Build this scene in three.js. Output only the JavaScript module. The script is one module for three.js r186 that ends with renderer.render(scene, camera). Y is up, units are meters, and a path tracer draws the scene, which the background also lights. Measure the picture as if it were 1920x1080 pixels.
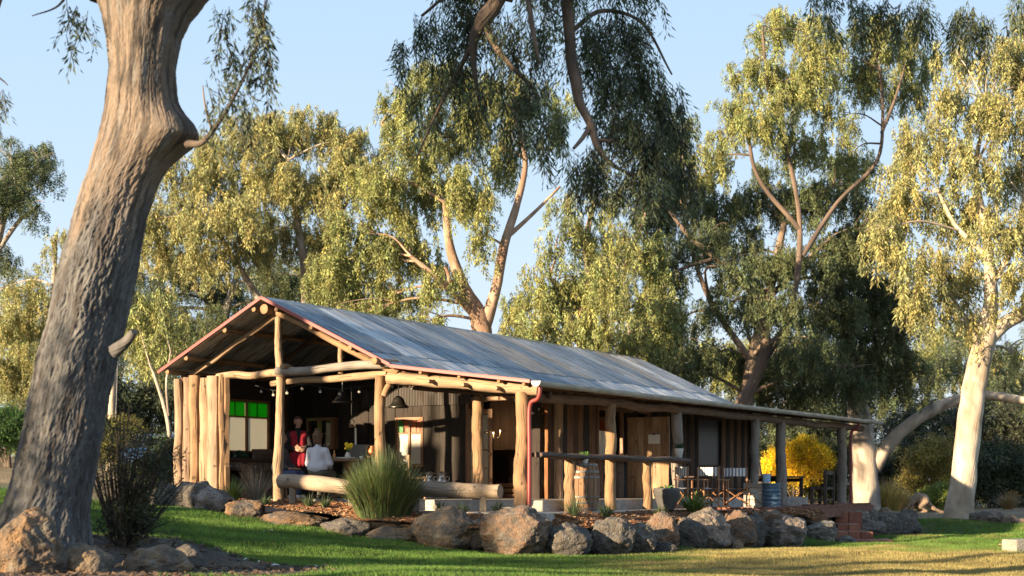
import * as THREE from 'three';
import { mergeGeometries, mergeVertices, toCreasedNormals } from 'three/addons/utils/BufferGeometryUtils.js';
import { RoundedBoxGeometry } from 'three/addons/geometries/RoundedBoxGeometry.js';
import { createNoise3D, createNoise4D } from 'simplex-noise';

// ---------------------------------------------------------------- camera, sky, sun, exposure
const V3 = THREE.Vector3;
const scene = new THREE.Scene();
const FOCAL = 2900, HORIZON = 915, EYE = 0.46;          // focal length and horizon row for a 1920 x 1080 picture
const camera = new THREE.PerspectiveCamera(2 * Math.atan(HORIZON / FOCAL) * 180 / Math.PI, 1920 / 1080, 0.1, 4000);
camera.position.set(0, EYE, 0);
camera.lookAt(0, EYE, -10);
camera.setViewOffset(1920, HORIZON * 2, 0, 0, 1920, 1080);   // rising front: the lens looks level
camera.focus = 31; camera.userData.fStop = 1.9;
camera.updateMatrixWorld();
const renderer = new THREE.WebGLRenderer({ antialias: true });
renderer.toneMapping = THREE.LinearToneMapping;
renderer.toneMappingExposure = 3.5;
renderer.shadowMap.enabled = true;

const SUN_EL = 11.5 * Math.PI / 180;
const SUN = new V3(-0.7705 * Math.cos(SUN_EL), Math.sin(SUN_EL), 0.6375 * Math.cos(SUN_EL)).normalize();
const sun = new THREE.DirectionalLight(new THREE.Color().setRGB(1, 0.78, 0.50), 5);
sun.target.position.set(0, 3, -35); sun.position.copy(SUN).multiplyScalar(120).add(sun.target.position);
sun.castShadow = true; sun.shadow.radius = 1.0; sun.shadow.mapSize.set(4096, 4096);
Object.assign(sun.shadow.camera, { left: -70, right: 70, top: 60, bottom: -40, near: 1, far: 400 });
scene.add(sun, sun.target);
{
  const w = 512, h = 256, d = new Float32Array(w * h * 4);
  const zen = [0.10, 0.172, 0.27], mid = [0.212, 0.268, 0.318], hor = [0.285, 0.305, 0.315];
  for (let j = 0; j < h; j++) for (let i = 0; i < w; i++) {
    const el = ((j + 0.5) / h - 0.5) * Math.PI, az = ((i + 0.5) / w - 0.5) * 2 * Math.PI;
    const dir = new V3(Math.cos(el) * Math.cos(az), Math.sin(el), Math.cos(el) * Math.sin(az));
    const e = Math.max(0, dir.y), k = Math.pow(1 - e, 6), k2 = Math.pow(1 - e, 2);
    const glow = Math.pow(Math.max(0, dir.dot(SUN)), 6);
    for (let c = 0; c < 3; c++) {
      let v = zen[c] * (1 - k2) + (mid[c] * (1 - k) + hor[c] * k) * k2;
      v += glow * [0.30, 0.215, 0.12][c];
      if (dir.y < 0) v = hor[c] * 0.5;
      d[(j * w + i) * 4 + c] = v;
    }
    d[(j * w + i) * 4 + 3] = 1;
  }
  const sky = new THREE.DataTexture(d, w, h, THREE.RGBAFormat, THREE.FloatType);
  sky.mapping = THREE.EquirectangularReflectionMapping; sky.magFilter = THREE.LinearFilter; sky.minFilter = THREE.LinearFilter; sky.needsUpdate = true;
  scene.background = sky; scene.environment = sky;
}
// ---------------------------------------------------------------- helpers
function rngOf(seed) { let a = seed >>> 0; return () => { a = (a + 0x6D2B79F5) | 0; let t = Math.imul(a ^ (a >>> 15), 1 | a); t = (t + Math.imul(t ^ (t >>> 7), 61 | t)) ^ t; return ((t ^ (t >>> 14)) >>> 0) / 4294967296; }; }
const n3 = createNoise3D(rngOf(11)), n4 = createNoise4D(rngOf(12));
const fbm = (x, y, z, o = 4) => { let s = 0, a = 0.5; for (let i = 0; i < o; i++) { s += a * n3(x, y, z); x *= 2.03; y *= 2.03; z *= 2.03; a *= 0.5; } return s; };
const clamp = (x, a = 0, b = 1) => Math.min(b, Math.max(a, x)), mixn = (a, b, t) => a + (b - a) * t;
const sst = (a, b, x) => { const t = clamp((x - a) / (b - a)); return t * t * (3 - 2 * t); };
// a picture point at a distance in front of the camera, as a place in the world
const P = (u, v, Z) => new V3((u - 960) * Z / FOCAL, EYE + (HORIZON - v) * Z / FOCAL, -Z);
// house axes: s to the right along the gable front, t to the back along the ridge; y = 0 is the paving
const O = new V3(-5.17, 0, -32.4), TURN = -31.13 * Math.PI / 180;
const RX = new V3(Math.cos(TURN), 0, -Math.sin(TURN)), LX = new V3(-Math.sin(TURN), 0, -Math.cos(TURN));
const W = (s, t, y = 0) => new V3(O.x + RX.x * s + LX.x * t, y, O.z + RX.z * s + LX.z * t);
const B = (s, t, y) => new V3(s, y, -t);          // the same point in the house group's own axes

const used = {};
function numbered(name) { const k = used[name] = (used[name] || 0) + 1; return k === 1 ? name : name + '_' + String(k - 1).padStart(3, '0'); }
function sh(o) { o.castShadow = true; o.receiveShadow = true; return o; }
function thing(name, label, category, pos = new V3(), turn = 0, group) {
  const o = new THREE.Group(); o.name = numbered(name); o.position.copy(pos); o.rotation.y = turn;
  o.userData = { label, category }; if (group) o.userData.group = group; scene.add(o); return o;
}
function part(parent, name, geo, mat) { const m = sh(new THREE.Mesh(geo, mat)); m.name = name; parent.add(m); return m; }
function sub(parent, name) { const g = new THREE.Group(); g.name = name; parent.add(g); return g; }
function struct(name, geo, mat) { const m = part(scene, name, geo, mat); m.userData.kind = 'structure'; return m; }
function single(name, label, category, geo, mat, pos = new V3(), turn = 0, group) {
  const m = part(scene, numbered(name), geo, mat); m.position.copy(pos); m.rotation.y = turn; m.userData = { label, category }; if (group) m.userData.group = group; return m;
}
// ---- textures
function tex(w, h, fn, srgb = false) {
  const d = new Uint8Array(w * h * 4);
  for (let j = 0; j < h; j++) for (let i = 0; i < w; i++) {
    const c = fn(i / w, j / h), o = (j * w + i) * 4, a = Array.isArray(c) ? c : [c, c, c];
    for (let k = 0; k < 3; k++) { const x = clamp(a[k]); d[o + k] = 255 * (srgb ? (x <= 0.0031308 ? 12.92 * x : 1.055 * Math.pow(x, 1 / 2.4) - 0.055) : x); }
    d[o + 3] = 255;
  }
  const t = new THREE.DataTexture(d, w, h); t.wrapS = t.wrapT = THREE.RepeatWrapping; t.magFilter = THREE.LinearFilter; t.minFilter = THREE.LinearMipmapLinearFilter;
  t.colorSpace = srgb ? THREE.SRGBColorSpace : THREE.NoColorSpace; t.needsUpdate = true; return t;
}
const TAU = Math.PI * 2;
const tn = (u, v, fu, fv, s = 0) => n4(Math.cos(u * TAU) * fu / TAU + s * 7.3, Math.sin(u * TAU) * fu / TAU + s * 3.1, Math.cos(v * TAU) * fv / TAU - s * 5.7, Math.sin(v * TAU) * fv / TAU + s);
const tfbm = (u, v, fu, fv, s = 0, o = 4) => { let r = 0, a = 0.5; for (let i = 0; i < o; i++) { r += a * tn(u, v, fu, fv, s + i); fu *= 2; fv *= 2; a *= 0.5; } return r; };
const woodMap = tex(256, 512, (u, v) => { const w = u + 0.02 * tn(u, v, 4, 3, 5); const g = tfbm(w, v, 40, 3, 1, 3), p = tfbm(u, v, 4, 3, 9, 3); const crack = sst(0.42, 0.6, tn(w, v, 26, 2.2, 3)), knot = sst(0.62, 0.8, tn(u, v, 5, 9, 31)); const b = (0.80 + 0.42 * g + 0.42 * p) * (1 - 0.6 * crack) * (1 - 0.6 * knot); return [b, b * (0.985 + 0.03 * p), b * (0.96 + 0.05 * p)]; }, true);
const woodBump = tex(256, 512, (u, v) => { const w = u + 0.02 * tn(u, v, 4, 3, 5); return 0.6 + 0.4 * tfbm(w, v, 40, 3, 1, 3) - 0.5 * sst(0.5, 0.62, tn(w, v, 26, 1.6, 3)); });
const grit = tex(512, 512, (u, v) => 0.5 + 0.6 * tfbm(u, v, 24, 24, 2, 5));
const blotch = tex(512, 512, (u, v) => { const b = 0.82 + 0.45 * tfbm(u, v, 5, 5, 4, 6); return [b, b, b * 0.985]; }, true);
const zincMap = tex(512, 512, (u, v) => {
  const st = tfbm(u, v, 30, 2, 6, 4), pt = tfbm(u, v, 9, 5, 8, 4), rust = sst(0.20, 0.42, tfbm(u, v, 10, 3, 21, 5));
  const b = 0.80 + 0.62 * st + 0.32 * pt; return [mixn(b, b * 0.55, rust), mixn(b, b * 0.42, rust), mixn(b * 1.02, b * 0.32, rust)];
}, true);
const zincRough = tex(256, 256, (u, v) => { const x = 0.62 + 0.5 * tfbm(u, v, 16, 3, 14, 4); return [x, x, x]; });
const woodMats = {};
function wood(r, g, b, rough = 0.85, rep = 1) {
  const k = [r, g, b, rough, rep].join();
  return woodMats[k] ||= (() => { const m = new THREE.MeshStandardMaterial({ roughness: rough, map: woodMap, bumpMap: woodBump, bumpScale: 0.014 }); m.color.setRGB(r, g, b); return m; })();
}
function plain(r, g, b, rough = 0.7, metal = 0, extra = {}) { const m = new THREE.MeshStandardMaterial({ roughness: rough, metalness: metal, ...extra }); m.color.setRGB(r, g, b); return m; }
function phys(r, g, b, o = {}) { const m = new THREE.MeshPhysicalMaterial({ roughness: 0.7, ...o }); m.color.setRGB(r, g, b); return m; }
// ---- geometry
function xf(geo, x = 0, y = 0, z = 0, rx = 0, ry = 0, rz = 0) { if (rx) geo.rotateX(rx); if (ry) geo.rotateY(ry); if (rz) geo.rotateZ(rz); geo.translate(x, y, z); return geo; }
function box(w, h, d, x = 0, y = 0, z = 0, bev = 0.006) {      // y is the base
  const m = Math.min(w, h, d), g = new RoundedBoxGeometry(w, h, d, 1, Math.min(bev, m * 0.3)); metreUv(g); g.translate(x, y + h / 2, z); return g;
}
function metreUv(g) {   // box projection, the longest side runs along v
  g.computeBoundingBox(); const b = g.boundingBox, e = [b.max.x - b.min.x, b.max.y - b.min.y, b.max.z - b.min.z];
  const p = g.attributes.position, n = g.attributes.normal, uv = new Float32Array(p.count * 2), long = e.indexOf(Math.max(...e)), off = (e[0] * 13.7 + e[1] * 7.1 + e[2] * 3.3) % 1;
  for (let i = 0; i < p.count; i++) {
    const q = [p.getX(i), p.getY(i), p.getZ(i)], a = [Math.abs(n.getX(i)), Math.abs(n.getY(i)), Math.abs(n.getZ(i))], k = a.indexOf(Math.max(...a));
    const ax = [0, 1, 2].filter(j => j !== k); if (ax[0] === long) ax.reverse();
    uv[2 * i] = q[ax[0]] + off; uv[2 * i + 1] = q[ax[1]] * 0.5 + off;
  }
  g.setAttribute('uv', new THREE.BufferAttribute(uv, 2)); return g;
}
const merge = (list) => mergeGeometries(list.map(g => { const h = g.index ? g.toNonIndexed() : g; for (const k of Object.keys(h.attributes)) if (!['position', 'normal', 'uv', 'color'].includes(k)) h.deleteAttribute(k); return h; }));
// a tube along points with a radius at each; lumpy, capped; uv in metres
function tube(pts, radii, { seg = 10, lump = 0.05, seed = 1, per = 6, flat = 1, caps = true, rough = 2.2, twist = 0 } = {}) {
  const curve = pts.length > 2 ? new THREE.CatmullRomCurve3(pts, false, 'centripetal') : new THREE.LineCurve3(pts[0], pts[1]);
  const n = Math.max(2, Math.round((pts.length - 1) * per)), pos = [], uv = [], idx = [];
  const len = curve.getLength(); let N = null, lastT = null;
  for (let i = 0; i <= n; i++) {
    const f = i / n, c = curve.getPoint(f), T = curve.getTangent(f).normalize();
    if (!N) { N = Math.abs(T.y) > 0.9 ? new V3(1, 0, 0) : new V3(0, 1, 0); N.addScaledVector(T, -N.dot(T)).normalize(); } else { N.addScaledVector(T, -N.dot(T)).normalize(); }
    const Bn = new V3().crossVectors(T, N); const fr = f * (radii.length - 1), k = Math.min(radii.length - 2, Math.floor(fr)), r = radii.length > 1 ? mixn(radii[k], radii[k + 1], fr - k) : radii[0];
    for (let j = 0; j <= seg; j++) {
      const a = j / seg * TAU, ca = Math.cos(a + twist), sa = Math.sin(a + twist) * flat;
      const rr = r * (1 + lump * 2 * fbm(ca * 0.8 + seed * 3.7, sa * 0.8 + c.y * 0.6 + seed, f * len * rough, 2));
      pos.push(c.x + (N.x * ca + Bn.x * sa) * rr, c.y + (N.y * ca + Bn.y * sa) * rr, c.z + (N.z * ca + Bn.z * sa) * rr);
      uv.push(j / seg * Math.max(0.25, TAU * r) + seed * 0.37, f * len * 0.5 + seed * 0.61);
    }
  }
  for (let i = 0; i < n; i++) for (let j = 0; j < seg; j++) { const a = i * (seg + 1) + j, b = a + seg + 1; idx.push(a, a + 1, b, b, a + 1, b + 1); }
  if (caps) for (const [row, s] of [[0, 0], [n, 1]]) {
    const c = curve.getPoint(s), b0 = pos.length / 3; pos.push(c.x, c.y, c.z); uv.push(0.1, 0.1);
    for (let j = 0; j <= seg; j++) { const q = (row * (seg + 1) + j) * 3; pos.push(pos[q], pos[q + 1], pos[q + 2]); uv.push(0.1 + 0.1 * Math.cos(j / seg * TAU), 0.1 + 0.1 * Math.sin(j / seg * TAU)); }
    for (let j = 0; j < seg; j++) s ? idx.push(b0, b0 + 1 + j, b0 + 2 + j) : idx.push(b0, b0 + 2 + j, b0 + 1 + j);
  }
  const g = new THREE.BufferGeometry(); g.setAttribute('position', new THREE.Float32BufferAttribute(pos, 3)); g.setAttribute('uv', new THREE.Float32BufferAttribute(uv, 2)); g.setIndex(idx);
  g.computeVertexNormals();
  if (true) { const nn = g.attributes.normal; for (let i = 0; i <= n; i++) { const a = i * (seg + 1), b = a + seg; const x = nn.getX(a) + nn.getX(b), y = nn.getY(a) + nn.getY(b), z = nn.getZ(a) + nn.getZ(b), l = Math.hypot(x, y, z) || 1; nn.setXYZ(a, x / l, y / l, z / l); nn.setXYZ(b, x / l, y / l, z / l); } }
  return g;
}
function log(p0, p1, r0, r1, o = {}) {
  const seed = o.seed || 1, r = rngOf(seed * 97), n = o.n || 4, bend = o.bend ?? 0.04, pts = [], d = p1.clone().sub(p0);
  const side = new V3(-d.z, 0, d.x); if (side.length() < 1e-3) side.set(1, 0, 0.4); side.normalize(); const up = new V3().crossVectors(side, d).normalize();
  for (let i = 0; i <= n; i++) { const e = i === 0 || i === n ? 0.25 : 1; pts.push(p0.clone().addScaledVector(d, i / n).addScaledVector(side, (r() - 0.5) * 2 * bend * e).addScaledVector(up, (r() - 0.5) * 2 * bend * e)); }
  const rad = []; for (let i = 0; i <= n; i++) rad.push(mixn(r0, r1, i / n) * (0.93 + 0.14 * r()));
  return tube(pts, rad, { seed, seg: 12, per: 4, ...o });
}
// a hewn slab: a plank with wandering edges and a rounded face
function slab(w, h, d, seed, wav = 0.02, bulge = 0.28) {
  const g = new THREE.BoxGeometry(w, h, d, 4, 14, 1), p = g.attributes.position, n1 = seed * 5.13;
  for (let i = 0; i < p.count; i++) {
    let x = p.getX(i), y = p.getY(i), z = p.getZ(i); const e = x / (w / 2);
    x += wav * (Math.sign(x) * 0.7 * n3(n1, y * 1.4, Math.sign(x) * 3) + n3(n1 + 9, y * 0.7, 0)); z += (1 - e * e) * d * bulge * Math.sign(z) + 0.008 * n3(x * 9, y * 1.5, n1);
    p.setXYZ(i, x, y, z);
  }
  g.computeVertexNormals(); const uv = g.attributes.uv; for (let i = 0; i < uv.count; i++) uv.setXY(i, p.getX(i) * 1.0 + n1, p.getY(i) * 0.5 + n1 * 0.7); g.translate(0, h / 2, 0); return g;
}
function lathe(prof, seg = 20) { const g = new THREE.LatheGeometry(prof.map(([r, y]) => new THREE.Vector2(r, y)), seg); return g; }
const cyl = (r0, r1, h, x = 0, y = 0, z = 0, seg = 12) => { const g = new THREE.CylinderGeometry(r1, r0, h, seg); g.translate(x, y + h / 2, z); return g; };
function bar(a, b, r, seg = 6) { const d = b.clone().sub(a), g = new THREE.CylinderGeometry(r, r, d.length(), seg); g.applyQuaternion(new THREE.Quaternion().setFromUnitVectors(new V3(0, 1, 0), d.clone().normalize())); g.translate((a.x + b.x) / 2, (a.y + b.y) / 2, (a.z + b.z) / 2); return g; }
function beam(a, b, w, h) { // squared timber between two points, h upright
  const d = b.clone().sub(a), L = d.length(), g = new RoundedBoxGeometry(w, h, L, 1, Math.min(0.006, w * 0.25, h * 0.25)); metreUv(g);
  const m = new THREE.Matrix4().lookAt(a, b, new V3(0, 1, 0)); g.applyMatrix4(m); g.translate((a.x + b.x) / 2, (a.y + b.y) / 2, (a.z + b.z) / 2); return g;
}
// surface of a distance field (surface nets)
function skin(f, lo, hi, cell, colorAt) {
  const nx = Math.ceil((hi[0] - lo[0]) / cell) + 1, ny = Math.ceil((hi[1] - lo[1]) / cell) + 1, nz = Math.ceil((hi[2] - lo[2]) / cell) + 1;
  const val = new Float32Array(nx * ny * nz), id = (i, j, k) => i + nx * (j + ny * k);
  for (let k = 0; k < nz; k++) for (let j = 0; j < ny; j++) for (let i = 0; i < nx; i++) val[id(i, j, k)] = f(lo[0] + i * cell, lo[1] + j * cell, lo[2] + k * cell);
  const vid = new Int32Array(nx * ny * nz).fill(-1), pos = [], idx = [];
  for (let k = 0; k < nz - 1; k++) for (let j = 0; j < ny - 1; j++) for (let i = 0; i < nx - 1; i++) {
    let c = 0, x = 0, y = 0, z = 0; const at = (a, b, d) => val[id(i + a, j + b, k + d)];
    const edge = (a, b, d, A, Bb, D) => { const p = at(a, b, d), q = at(A, Bb, D); if ((p < 0) !== (q < 0)) { const t = p / (p - q); x += a + (A - a) * t; y += b + (Bb - b) * t; z += d + (D - d) * t; c++; } };
    for (const b of [0, 1]) for (const d of [0, 1]) { edge(0, b, d, 1, b, d); edge(b, 0, d, b, 1, d); edge(b, d, 0, b, d, 1); }
    if (c) { vid[id(i, j, k)] = pos.length / 3; pos.push(lo[0] + (i + x / c) * cell, lo[1] + (j + y / c) * cell, lo[2] + (k + z / c) * cell); }
  }
  for (let k = 1; k < nz - 1; k++) for (let j = 1; j < ny - 1; j++) for (let i = 1; i < nx - 1; i++) {
    const s = val[id(i, j, k)] < 0, quad = (a, b, c, d, fl) => { if (a < 0 || b < 0 || c < 0 || d < 0) return; fl ? idx.push(a, b, c, a, c, d) : idx.push(a, c, b, a, d, c); };
    if (s !== (val[id(i + 1, j, k)] < 0)) quad(vid[id(i, j - 1, k - 1)], vid[id(i, j, k - 1)], vid[id(i, j, k)], vid[id(i, j - 1, k)], s);
    if (s !== (val[id(i, j + 1, k)] < 0)) quad(vid[id(i - 1, j, k - 1)], vid[id(i - 1, j, k)], vid[id(i, j, k)], vid[id(i, j, k - 1)], s);
    if (s !== (val[id(i, j, k + 1)] < 0)) quad(vid[id(i - 1, j - 1, k)], vid[id(i, j - 1, k)], vid[id(i, j, k)], vid[id(i - 1, j, k)], s);
  }
  const g = new THREE.BufferGeometry(); g.setAttribute('position', new THREE.Float32BufferAttribute(pos, 3)); g.setIndex(idx); g.computeVertexNormals();
  const uv = new Float32Array(pos.length / 3 * 2); for (let i = 0; i < pos.length / 3; i++) { uv[2 * i] = pos[3 * i] + pos[3 * i + 2]; uv[2 * i + 1] = pos[3 * i + 1]; } g.setAttribute('uv', new THREE.BufferAttribute(uv, 2));
  return g;
}
function field(bones, k = 0.03) {  // bones: [ax,ay,az, bx,by,bz, ra, rb]
  return (x, y, z) => {
    let d = 1e9;
    for (const b of bones) {
      const vx = b[3] - b[0], vy = b[4] - b[1], vz = b[5] - b[2], wx = x - b[0], wy = y - b[1], wz = z - b[2];
      const l2 = vx * vx + vy * vy + vz * vz, t = l2 > 0 ? clamp((wx * vx + wy * vy + wz * vz) / l2) : 0;
      const q = Math.hypot(wx - vx * t, wy - vy * t, wz - vz * t) - mixn(b[6], b[7], t);
      const h = clamp(0.5 + 0.5 * (q - d) / k); d = q * (1 - h) + d * h - k * h * (1 - h);
    }
    return d;
  };
}
function skinBones(bones, cell = 0.012, k = 0.03) {
  const lo = [1e9, 1e9, 1e9], hi = [-1e9, -1e9, -1e9];
  for (const b of bones) for (let c = 0; c < 3; c++) { lo[c] = Math.min(lo[c], b[c] - b[6], b[c + 3] - b[7]); hi[c] = Math.max(hi[c], b[c] + b[6], b[c + 3] + b[7]); }
  return skin(field(bones, k), lo.map(x => x - 2.5 * cell - 0.012), hi.map(x => x + 2.5 * cell + 0.012), cell);
}
// ---------------------------------------------------------------- ground
const CTRL = [[960,1080,23],[1300,1080,23.5],[1600,1080,24.5],[1920,1080,25.5],[780,1080,21.5],[600,1080,20],[400,1080,17.5],[980,1050,27.8],[840,1034,28.2],[700,1012,28.8],[560,991,29.4],[450,972,30],[350,957,30.5],[280,952,31],
  [1100,1048,28.4],[1200,1042,29.3],[1320,1036,31.4],[1450,1030,34],[1560,1026,36.5],[1690,1008,40.5],[1750,975,43],[1800,972,43.5],[1900,985,43],[1920,1030,33],[1625,962,58],[1720,966,60],[1850,955,60],[1500,945,62],
  [100,1020,16],[50,1078,14.6],[220,1076,15.2],[330,1076,15.8],[30,1000,17.5],[260,1000,18.5],[5,935,27],[5,905,36],[0,858,48],[200,880,44],[300,900,38]].map(([u, v, z]) => { const p = P(u, v, z); return [p.x, -p.z, p.y]; });
for (const [s, t, y] of [[0, 2, -0.25], [0, 8, -0.2], [4, 4, -0.3], [5, 9, -0.3], [0, 14, -0.2], [6, 14, -0.35], [7, 3, -0.45], [7.5, 9, -0.5], [3, 22, -0.2], [8, 18, -0.45], [-6, 12, 0.3], [-5, 3, 0.3]]) { const p = W(s, t); CTRL.push([p.x, -p.z, y]); }
CTRL.push([0, 0, -1.0], [0, 8, -1.0], [-6, 4, -0.7], [8, 8, -1.1], [-14, 12, -0.2], [16, 20, -1.2], [25, 34, -0.9], [-25, 30, 0.8], [-30, 70, 1.6], [0, 75, 0.2], [30, 70, -0.1], [0, 140, 0.4], [-60, 140, 1.8], [60, 140, 0], [22, 48, -0.35], [-60, 20, 1], [60, 20, -1.2], [0, -30, -1], [-40, -30, -0.6], [40, -40, -1.4]);
function groundY(x, Z) {
  let a = 0, b = 0;
  for (const c of CTRL) { const dx = x - c[0], dz = Z - c[1], q = dx * dx + dz * dz + 0.9, w = 1 / (q * q); a += w * c[2]; b += w; }
  return a / b + 0.035 * n3(x * 0.35, Z * 0.35, 2) * (Math.abs(x) < 60 ? 1 : 0);
}
const onGround = (u, Z, dy = 0) => { const x = (u - 960) * Z / FOCAL; return new V3(x, groundY(x, Z) + dy, -Z); };
// the foot of the boulder wall, in plan
const WALL = [[262, 33], [300, 31.6], [350, 30.7], [450, 30.1], [560, 29.5], [700, 28.9], [840, 28.3], [980, 27.9], [1100, 28.6], [1200, 29.5], [1320, 31.6], [1450, 34.2], [1560, 36.7], [1690, 40.7], [1740, 44]].map(([u, Z]) => [(u - 960) * Z / FOCAL, Z]);
const wallZ = (x) => { if (x <= WALL[0][0]) return WALL[0][1] + (WALL[0][0] - x) * 0.15; for (let i = 1; i < WALL.length; i++) if (x <= WALL[i][0]) return mixn(WALL[i - 1][1], WALL[i][1], (x - WALL[i - 1][0]) / (WALL[i][0] - WALL[i - 1][0])); return 44.2; };
const litterZone = (x, Z) => sst(2.9, 1.7, Math.hypot((x + 4.1) * 0.85, (Z - 16.3) * 0.75) + 0.55 * fbm(x * 1.1, 7, Z * 1.1, 3));
const dryness = (x, Z) => { const u = 960 + x * FOCAL / Z; return clamp(sst(1020, 1420, u + 260 * fbm(x * 0.25, Z * 0.5, 4, 3)) * sst(33.5, 29.5, Z + 2.2 * n3(x * 0.3, Z * 0.4, 8)) + 0.55 * sst(0.1, 0.5, fbm(x * 0.5, Z * 0.9, 14, 4)) * sst(800, 1300, u)); };
{
  const warp = (k, c) => { const q = k; return c + Math.sinh(q * 6.2) / Math.sinh(6.2) * 1800; };
  const N = 260, pos = [], col = [], uv = [], idx = [];
  for (let j = 0; j <= N; j++) for (let i = 0; i <= N; i++) {
    const x = warp(i / N * 2 - 1, 0), Z = warp(j / N * 2 - 1, 30), far = sst(90, 160, Math.hypot(x, Z - 40));
    const y = mixn(groundY(x, Z), 0.2, far); pos.push(x, y, -Z); uv.push(x * 0.5, Z * 0.5);
    const lawn = sst(wallZ(x) + 1.4, wallZ(x) + 0.1, Z) * sst(46, 43, Z), d = dryness(x, Z), n = 0.85 + 0.5 * fbm(x * 0.8, 3, Z * 0.8, 4);
    const gr = [mixn(0.05, 0.19, d), mixn(0.085, 0.15, d), mixn(0.02, 0.065, d)], so = [0.23, 0.165, 0.09];
    const bare = sst(0.28, 0.45, fbm(x * 1.1, 9, Z * 1.4, 4)) * 0.5 * d;
    const lz = litterZone(x, Z); for (let c = 0; c < 3; c++) { const g = mixn(mixn(gr[c], so[c] * 0.95, bare), [0.06, 0.04, 0.028][c], lz); col.push(mixn(so[c], g, lawn) * n); }
  }
  for (let j = 0; j < N; j++) for (let i = 0; i < N; i++) { const a = j * (N + 1) + i, b = a + N + 1; idx.push(a, a + 1, b, b, a + 1, b + 1); }
  const g = new THREE.BufferGeometry(); g.setAttribute('position', new THREE.Float32BufferAttribute(pos, 3)); g.setAttribute('color', new THREE.Float32BufferAttribute(col, 3)); g.setAttribute('uv', new THREE.Float32BufferAttribute(uv, 2)); g.setIndex(idx); g.computeVertexNormals();
  struct('ground', g, new THREE.MeshStandardMaterial({ vertexColors: true, roughness: 1, map: blotch, bumpMap: grit, bumpScale: 0.05 }));
}
// mulch bed between the boulders and the house
const bedOut = [], bedIn = [];
{
  for (let i = 1; i < WALL.length - 2; i++) { const [x, Z] = WALL[i]; bedOut.push([x, Z + 0.32]); }
  const inner = [[-3.6, 1.4], [-3.2, 0.9], [-2.6, 0.55], [-1.2, 0.5], [0.4, 0.55], [2.2, 0.3], [4.2, -0.12], [6.0, -0.18], [6.9, 0.1], [6.92, 3.2], [6.95, 5.3], [8.3, 5.6], [8.3, 10.6]];
  for (const [s, t] of inner) { const p = W(s, t); bedIn.push([p.x, -p.z, s < 1 ? 0.2 : s < 3 ? 0.12 : s < 5 ? -0.02 : -0.03]); }
}
const lerpLine = (L, f) => { const k = f * (L.length - 1), i = Math.min(L.length - 2, Math.floor(k)), q = k - i; return L[i].map((a, c) => mixn(a, L[i + 1][c], q)); };
const bedPoint = (f, g) => { const a = lerpLine(bedOut, f), b = lerpLine(bedIn, f); const x = mixn(a[0], b[0], g), Z = mixn(a[1], b[1], g); const ya = groundY(a[0], a[1] - 0.3) + mixn(0.30, 0.52, sst(0.25, 0.6, f)); return new V3(x, mixn(ya, b[2], Math.pow(g, 0.7)) + 0.03 * fbm(x * 1.3, 5, Z * 1.3, 3), -Z); };
{
  const N = 150, M = 26, pos = [], uv = [], idx = [], col = [];
  for (let j = 0; j <= M; j++) for (let i = 0; i <= N; i++) { const p = bedPoint(i / N, j / M); pos.push(p.x, p.y, p.z); uv.push(p.x * 0.6, p.z * 0.6); const n = fbm(p.x * 2.2, 1, p.z * 2.2, 4); const k = 0.85 + 0.8 * n; col.push(0.15 * k, 0.078 * k, 0.038 * k); }
  for (let j = 0; j < M; j++) for (let i = 0; i < N; i++) { const a = j * (N + 1) + i, b = a + N + 1; idx.push(a, a + 1, b, b, a + 1, b + 1); }
  const g = new THREE.BufferGeometry(); g.setAttribute('position', new THREE.Float32BufferAttribute(pos, 3)); g.setAttribute('color', new THREE.Float32BufferAttribute(col, 3)); g.setAttribute('uv', new THREE.Float32BufferAttribute(uv, 2)); g.setIndex(idx); g.computeVertexNormals();
  struct('garden_bed_soil', g, new THREE.MeshStandardMaterial({ vertexColors: true, roughness: 1, map: blotch, bumpMap: grit, bumpScale: 0.04, side: THREE.DoubleSide }));
}
function scatter(name, label, category, geo, mat, list, kind = 'stuff', parent = scene) {   // list: [pos, quaternion/euler y, scale, color]
  const im = new THREE.InstancedMesh(geo, mat, list.length); im.name = parent === scene ? numbered(name) : name; sh(im);
  const m = new THREE.Matrix4(), q = new THREE.Quaternion(), e = new THREE.Euler(), s = new V3(), c = new THREE.Color();
  list.forEach(([p, r, k, cl], i) => { if (r.isQuaternion) q.copy(r); else if (Array.isArray(r)) q.setFromEuler(e.set(r[0], r[1], r[2], 'YXZ')); else q.setFromEuler(e.set(0, r, 0)); if (k.isVector3) s.copy(k); else s.setScalar(k); m.compose(p, q, s); im.setMatrixAt(i, m); if (cl) im.setColorAt(i, c.setRGB(cl[0], cl[1], cl[2])); });
  im.userData = { kind }; if (parent === scene) { im.userData.label = label; im.userData.category = category; }
  parent.add(im); return im;
}
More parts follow.
